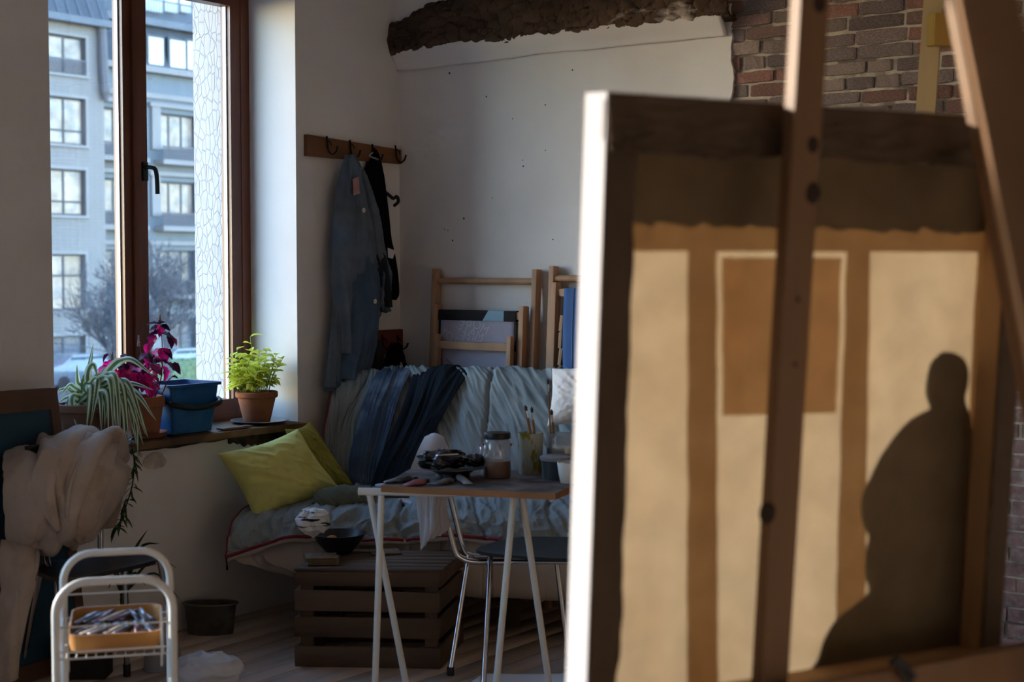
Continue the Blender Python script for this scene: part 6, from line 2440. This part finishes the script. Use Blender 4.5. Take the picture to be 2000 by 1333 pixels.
gb = P(1040, 890, c.y)
brush(P(1046, 905, c.y + 0.01), P(1026, 792, c.y), 'paintbrush leaning furthest left in the yellow marked tumbler', 0.0042)
brush(P(1050, 905, c.y), P(1038, 795, c.y + 0.01), 'paintbrush standing upright second in the yellow marked tumbler', 0.0038)
brush(P(1078, 905, 5.23), P(1070, 740, 5.25), 'tallest thin paintbrush standing between the tumbler and the water jar', 0.003)
brush(P(1086, 905, 5.24), P(1077, 800, 5.26), 'dark tipped paintbrush standing against the water jar rim', 0.004)

# black tub, white cup
c = P(1086, 930, 5.10)
c.z = TZ + 0.0005
tub = thing('paint_tub', c, 'small dark paint tub with grey lid on the table', 'tub')
mb = MB(); mb.lathe([(0.001, 0), (0.046, 0), (0.052, 0.062), (0.05, 0.064), (0.001, 0.064)], c, 28)
ob('tub_body', mb, mat('dark_tub', (52, 56, 62), 0.3, 0.1), tub, smooth=True)
mb = MB(); mb.lathe([(0.001, 0.064), (0.054, 0.064), (0.056, 0.068), (0.056, 0.076), (0.05, 0.080), (0.001, 0.080)], c, 28)
ob('lid', mb, mat('grey_lid', (130, 130, 136), 0.4, 0.1), tub, smooth=True)
c = P(1112, 936, 4.99)
c.z = TZ + 0.0005
mb = MB()
n, hgt = 28, 0.072
prof = [(0.020, 0), (0.030, 0.002), (0.036, 0.03), (0.043, hgt), (0.040, hgt), (0.033, 0.03), (0.026, 0.008), (0.001, 0.006)]
mb.lathe(prof, c, n)
mb.v = [(x + 0.004 * nz(x * 60, y * 60, z * 30), y + 0.004 * nz(x * 60 + 9, y * 60, z * 30), z if z < TZ + 0.01 else z + 0.006 * nz(x * 40, y * 40, 3)) for x, y, z in mb.v]
tag(ob('paper_cup', mb, mat('crushed_paper', (206, 202, 198), 0.8, 0.06, 14), smooth='all'), 'crushed white paper cup at the right end of the table', 'cup')

# plate heaped with paint rags and foil
c = P(885, 912, 5.12)
c.z = TZ + 0.0005
FOIL = mat('smeared_foil', (92, 92, 98), 0.22, 0.5, 30, metal=0.65, alt=(24, 22, 26), altscale=16, altlo=0.45, althi=0.55)
mb = MB(); mb.lathe([(0.001, 0), (0.07, 0), (0.085, 0.008), (0.118, 0.016), (0.118, 0.019), (0.085, 0.012), (0.07, 0.004), (0.001, 0.004)], c, 40)
mb.v = [(c.x + (x - c.x) * 0.98, y, z + 0.022) for x, y, z in mb.v]
tag(ob('dark_plate', mb, mat('dark_plate', (58, 56, 58), 0.35, 0.2), smooth=True), 'dark paint-crusted plate on the table holding smeared foil', 'plate')
mb = MB(); mb.lathe([(0.05, 0.0), (0.06, 0.004), (0.06, 0.018), (0.05, 0.0215), (0.001, 0.0215)], c, 24)
tag(ob('round_tin', mb, FOIL, smooth=True), 'low round tin under the dark plate on the table', 'tin')
crumple('foil_heap', c + V((-0.035, 0, 0.0265)), 0.085, 0.06, 0.032, FOIL, 'heap of smeared crumpled foil on the dark plate', 'foil', 3.0, 0.55, 60)
crumple('foil_lump', c + V((0.075, 0.01, 0.034)), 0.036, 0.04, 0.022, FOIL, 'smaller dark foil lump at the right rim of the plate', 'foil', 6.0, 0.5, 36)
mb = MB(); mb.tube([c + V((-0.05, -0.065, 0.085)), c + V((0.02, -0.06, 0.088))], 0.004, 8)
tag(ob('palette_knife', mb, CHROME, smooth=True), 'bright steel palette knife lying on top of the foil heap', 'palette knife')
crumple('cling_film', P(948, 915, 5.2), 0.03, 0.03, 0.05, glass_mat('cling_film', (0.85, 0.88, 0.92), 0.3, 0.15, rough=0.08), 'clear crinkled film standing left of the lidded jar', 'plastic film', 9.0, 0.4, 24).location.z = TZ + 0.0005


def paint_tube(px, py, px2, py2, m, label, w=0.014, grp='paint tubes on the table'):
    p0, p1 = hitz(px, py, TZ + 0.012), hitz(px2, py2, TZ + 0.012)
    d = (p1 - p0).normalized()
    sd = V((-d.y, d.x, 0))
    root = thing('paint_tube', p0 - V((0, 0, 0.0115)), label, 'paint tube', grp)
    L = (p1 - p0).length
    mb = MB()
    rings = []
    for t, ww, hh in ((0, 1.25, 0.08), (0.06, 1.22, 0.2), (0.5, 1.05, 0.75), (0.8, 0.92, 0.85), (0.9, 0.6, 0.6), (0.94, 0.4, 0.4)):
        rings.append([p0 + d * (L * t) + sd * (w * ww * math.cos(a)) + V((0, 0, w * hh * math.sin(a) + (hh - 0.9) * w * 0.6)) for a in [i * math.pi / 6 for i in range(12)]])
    n = 12
    mb.add([q for r_ in rings for q in r_], [(i * n + j, i * n + (j + 1) % n, (i + 1) * n + (j + 1) % n, (i + 1) * n + j) for i in range(5) for j in range(n)] + [tuple(range(n - 1, -1, -1)), tuple(5 * n + j for j in range(n))])
    ob('tube_body', mb, m, root, smooth=True)
    mb = MB(); mb.tube([p0 + d * (L * 0.93), p0 + d * (L * 1.06)], w * 0.5, 10)
    ob('cap', mb, BLACKPL, root, smooth=True)
    return root


TUBEM = mat('tube_metal', (122, 120, 126), 0.35, 0.25, 30, metal=0.4, alt=(60, 58, 62), altscale=20)
paint_tube(750, 938, 812, 936, TUBEM, 'long grey paint tube at the left front corner of the table', 0.016)
paint_tube(790, 944, 835, 940, mat('pink_tube', (150, 92, 104), 0.4, 0.2, 20, alt=(80, 76, 80), altscale=16), 'pink smeared paint tube near the table front', 0.014)
paint_tube(846, 943, 888, 938, TUBEM, 'short dark paint tube below the foil plate', 0.013)
paint_tube(915, 942, 893, 930, mat('pale_tube', (152, 152, 156), 0.4, 0.15), 'pale stubby paint tube beside the lidded jar', 0.013)
c = tz(770, 933)
mb = MB(); mb.lathe([(0.001, 0), (0.045, 0), (0.055, 0.008), (0.055, 0.010), (0.001, 0.008)], c, 28)

# ------------------------------------------------------------------ white trolley, left foreground
TW, TD, zt = 0.265, 0.36, 0.765
tw, td = V((0.970, 0.242, 0)), V((-0.242, 0.970, 0))
tfl = P(108, 1145, 3.43)
tfl.z = 0


def tp(x, y, z):
    """Trolley coordinates: x across, y to the back, z up."""
    return tfl + tw * x + td * y + V((0, 0, z))


cart = thing('wire_trolley', tp(TW / 2, TD / 2, 0), 'white tubular wire trolley in the left foreground', 'trolley')


def arch(y, ztop):
    r_ = 0.072
    pts = [tp(0, y, 0.03), tp(0, y, 0.3), tp(0, y, ztop - r_ - 0.01)]
    for k in range(9):
        t = math.pi - math.pi / 2 * k / 8
        pts.append(tp(r_ + r_ * math.cos(t), y, ztop - r_ + r_ * math.sin(t)))
    for k in range(9):
        t = math.pi / 2 - math.pi / 2 * k / 8
        pts.append(tp(TW - r_ + r_ * math.cos(t), y, ztop - r_ + r_ * math.sin(t)))
    pts += [tp(TW, y, 0.3), tp(TW, y, 0.03)]
    mb = MB(); mb.tube(pts, 0.0098, 12)
    ob('arch_frame', mb, WHITEPAINT, cart, smooth='all')


arch(0, zt)
arch(TD, zt)
for x in (0, TW):
    for y in (0, TD):
        mb = MB(); mb.lathe([(0.001, -0.012), (0.026, -0.012), (0.028, 0), (0.026, 0.012), (0.001, 0.012)], tp(x, y, 0.0285), 18, ax=(td, V((0, 0, 1)), tw))
        ob('castor', mb, BLACKPL, cart, smooth=True)


def wire(p0, p1, r_=0.0022):
    mb = MB(); mb.tube([tp(*p0), tp(*p1)], r_, 6)
    return ob('wire', mb, WHITEPAINT, cart, smooth=True)


def basket(zf, rails):
    for dz in rails:
        for y in (0, TD):
            wire((0, y, zf + dz), (TW, y, zf + dz), 0.0026)
        for x in (0, TW):
            wire((x, 0, zf + dz), (x, TD, zf + dz), 0.0026)
    for k in range(1, 12):
        wire((TW * k / 12, 0, zf), (TW * k / 12, TD, zf), 0.0018)
    for k in (0.1, 0.9):
        wire((TW * k, 0, zf - 0.03), (TW * k, 0, zf + rails[-1]), 0.0026)


basket(0.585, (0.0, 0.016, 0.075))
basket(0.30, (0.0, 0.045))
for k in range(2):
    wire((0, 0, 0.50 - k * 0.055), (TW, 0, 0.50 - k * 0.055), 0.003)
# tray with tubes
TRAY = mat('wooden_tray', (182, 128, 68), 0.5, 0.2, 10, 0.2, 40, stretch=(0.2, 1, 1))
t0 = 0.5885
X0, X1, Y0, Y1 = 0.022, TW - 0.022, 0.02, TD - 0.03
tray = thing('wooden_tray', tp(TW / 2, TD / 2, t0), 'light wooden tray full of paint tubes in the trolley basket', 'tray')


def rrect(ins, z, rad=0.04):
    pts = []
    for (cx_, cy_, s_) in ((X1 - rad, Y1 - rad, 0), (X0 + rad, Y1 - rad, 1), (X0 + rad, Y0 + rad, 2), (X1 - rad, Y0 + rad, 3)):
        for k in range(6):
            t = math.pi / 2 * (s_ + k / 5)
            pts.append(tp(cx_ + (rad - ins) * math.cos(t), cy_ + (rad - ins) * math.sin(t), z))
    return pts


rg_ = [rrect(0.008, t0), rrect(0.0, t0 + 0.045), rrect(0.005, t0 + 0.045), rrect(0.012, t0 + 0.006)]
n = len(rg_[0])
mb = MB()
mb.add([p for q in rg_ for p in q], [(i * n + j, i * n + (j + 1) % n, (i + 1) * n + (j + 1) % n, (i + 1) * n + j) for i in range(3) for j in range(n)] + [tuple(range(n - 1, -1, -1)), tuple(3 * n + j for j in range(n))])
ob('tray_body', mb, TRAY, tray, smooth=True)
r = random.Random(21)
tm = [mat('tube_a', (206, 204, 208), 0.3, 0.15, 40, metal=0.3), mat('tube_b', (150, 150, 160), 0.3, 0.2, 40, metal=0.5), mat('tube_c', (188, 170, 156), 0.35, 0.2, 30), mat('tube_d', (120, 84, 96), 0.35, 0.2, 30), mat('tube_e', (96, 100, 112), 0.3, 0.2, 30, metal=0.4)]
L = 0.125
protos = []
for q in tm:
    mb = MB()
    n = 8
    rings = []
    for t, ww, hh in ((0, 1.25, 0.1), (0.5, 1.05, 0.75), (0.85, 0.9, 0.85), (0.92, 0.5, 0.5), (1.0, 0.45, 0.45)):
        rings.append([(L * t - L / 2, 0.0075 * ww * math.cos(a), 0.0075 * hh * math.sin(a)) for a in [i * 2 * math.pi / n for i in range(n)]])
    me = bpy.data.meshes.new('paint_tube')
    me.from_pydata([p for r_ in rings for p in r_], [], [(i * n + j, i * n + (j + 1) % n, (i + 1) * n + (j + 1) % n, (i + 1) * n + j) for i in range(4) for j in range(n)] + [tuple(range(n - 1, -1, -1)), tuple(4 * n + j for j in range(n))])
    me.materials.append(q)
    me.polygons.foreach_set('use_smooth', [True] * len(me.polygons))
    protos.append(me)
ta = math.atan2(tw.y, tw.x)
for k in range(44):
    t = (k % 22 + 0.5) / 22
    x = X0 + 0.026 + (X1 - X0 - 0.052) * t
    row_ = k // 22
    y = Y0 + 0.085 + row_ * 0.13
    sl = ta + (math.radians(62 + r.uniform(-10, 10)) if t < 0.72 else math.radians(100 + r.uniform(-8, 8)))
    kind_ = r.randrange(5)
    o = inst('paint_tube', protos[kind_], None, tp(x + r.uniform(-.004, .004), y, t0 + 0.0145 + 0.0125 * ((k * 7) % 3)), (0, r.uniform(-0.02, 0.02), sl), (r.uniform(0.85, 1.05),) * 3)
    tag(o, ('bright silver-white', 'mid grey metal', 'pale beige', 'dull mauve', 'dark steel-grey')[kind_] + ' paint tube lying in the wooden tray on the trolley', 'paint tube', 'paint tubes in the trolley tray')

# ------------------------------------------------------------------ oddments on the floor
c = hitz(400, 1240, 0.0) + V((0.02, 0.02, 0))
tubm = thing('zinc_tub', c, 'old oval zinc tub on the floor below the window wall', 'tub')
mb = MB()
prof = [(0.001, 0.001), (0.080, 0.001), (0.092, 0.12), (0.096, 0.124), (0.096, 0.128), (0.090, 0.126), (0.078, 0.008), (0.001, 0.008)]
mb.lathe(prof, c, 36)
mb.v = [(c.x + (x - c.x) * 1.15, c.y + (y - c.y) * 0.62, z) for x, y, z in mb.v]
ob('tub_body', mb, mat('old_zinc', (92, 88, 82), 0.6, 0.3, 10, metal=0.4, alt=(60, 56, 50), altscale=8), tubm, smooth=True)
mb = MB(); mb.tube([V((c.x + 0.112 * math.cos(t), c.y + 0.06 * math.sin(t), c.z + 0.126)) for t in [i * 2 * math.pi / 36 for i in range(36)]], 0.004, 8, closed=True)
ob('rolled_rim', mb, mat('zinc_rim', (110, 108, 102), 0.5, 0.2, metal=0.5), tubm, smooth='all')
# translucent jug
c = hitz(305, 1312, 0.0) + V((0, 0.02, 0))
jug = thing('plastic_jug', c, 'cloudy white plastic jug on the floor behind the trolley', 'jug')
mb = MB(); mb.lathe([(0.001, 0.001), (0.045, 0.001), (0.048, 0.006), (0.044, 0.15), (0.036, 0.17), (0.02, 0.19), (0.018, 0.205), (0.001, 0.205)], c, 28)
ob('jug_body', mb, mat('cloudy_plastic', (198, 200, 204), 0.4, 0.06, transl=0.3), jug, smooth=True)
mb = MB(); mb.lathe([(0.001, 0.206), (0.02, 0.206), (0.021, 0.222), (0.001, 0.224)], c, 18)
ob('cap', mb, BLACKPL, jug, smooth=True)
crumple('plastic_bag', hitz(405, 1352, 0.0), 0.125, 0.09, 0.065, mat('white_film', (222, 222, 226), 0.4, 0.04, 8, transl=0.3), 'crumpled white plastic bag on the floor at the picture bottom', 'plastic bag', 12.0, 0.35, 50)
mb = MB()
q = [hitz(920, 1334, 0.0), hitz(1140, 1345, 0.0), hitz(1150, 1322, 0.0), hitz(945, 1322, 0.0)]
G = patch([[q[0] + V((0, 0, 0.004)), (q[0] + q[1]) / 2 + V((0, 0, 0.004)), q[1] + V((0, 0, 0.006))], [q[3] + V((0, 0, 0.012)), (q[2] + q[3]) / 2 + V((0, 0, 0.010)), q[2] + V((0, 0, 0.012))]], 24, 10)
mb.sheet(G, 0.0015)
tag(ob('paper_sheet', mb, mat('white_paper', (228, 228, 228), 0.7, 0.03), smooth='all'), 'white paper sheet on the floor under the trestle table', 'paper')
mb = MB(); bxc = hitz(165, 1325, 0.0)
mb.box(bxc + V((0.0, 0.02, 0.08)), (0.17, 0.11, 0.155))
tag(ob('black_box', mb, mat('black_card', (20, 20, 22), 0.7, 0.1), bev=0.004), 'black box on the floor under the left chair', 'box')
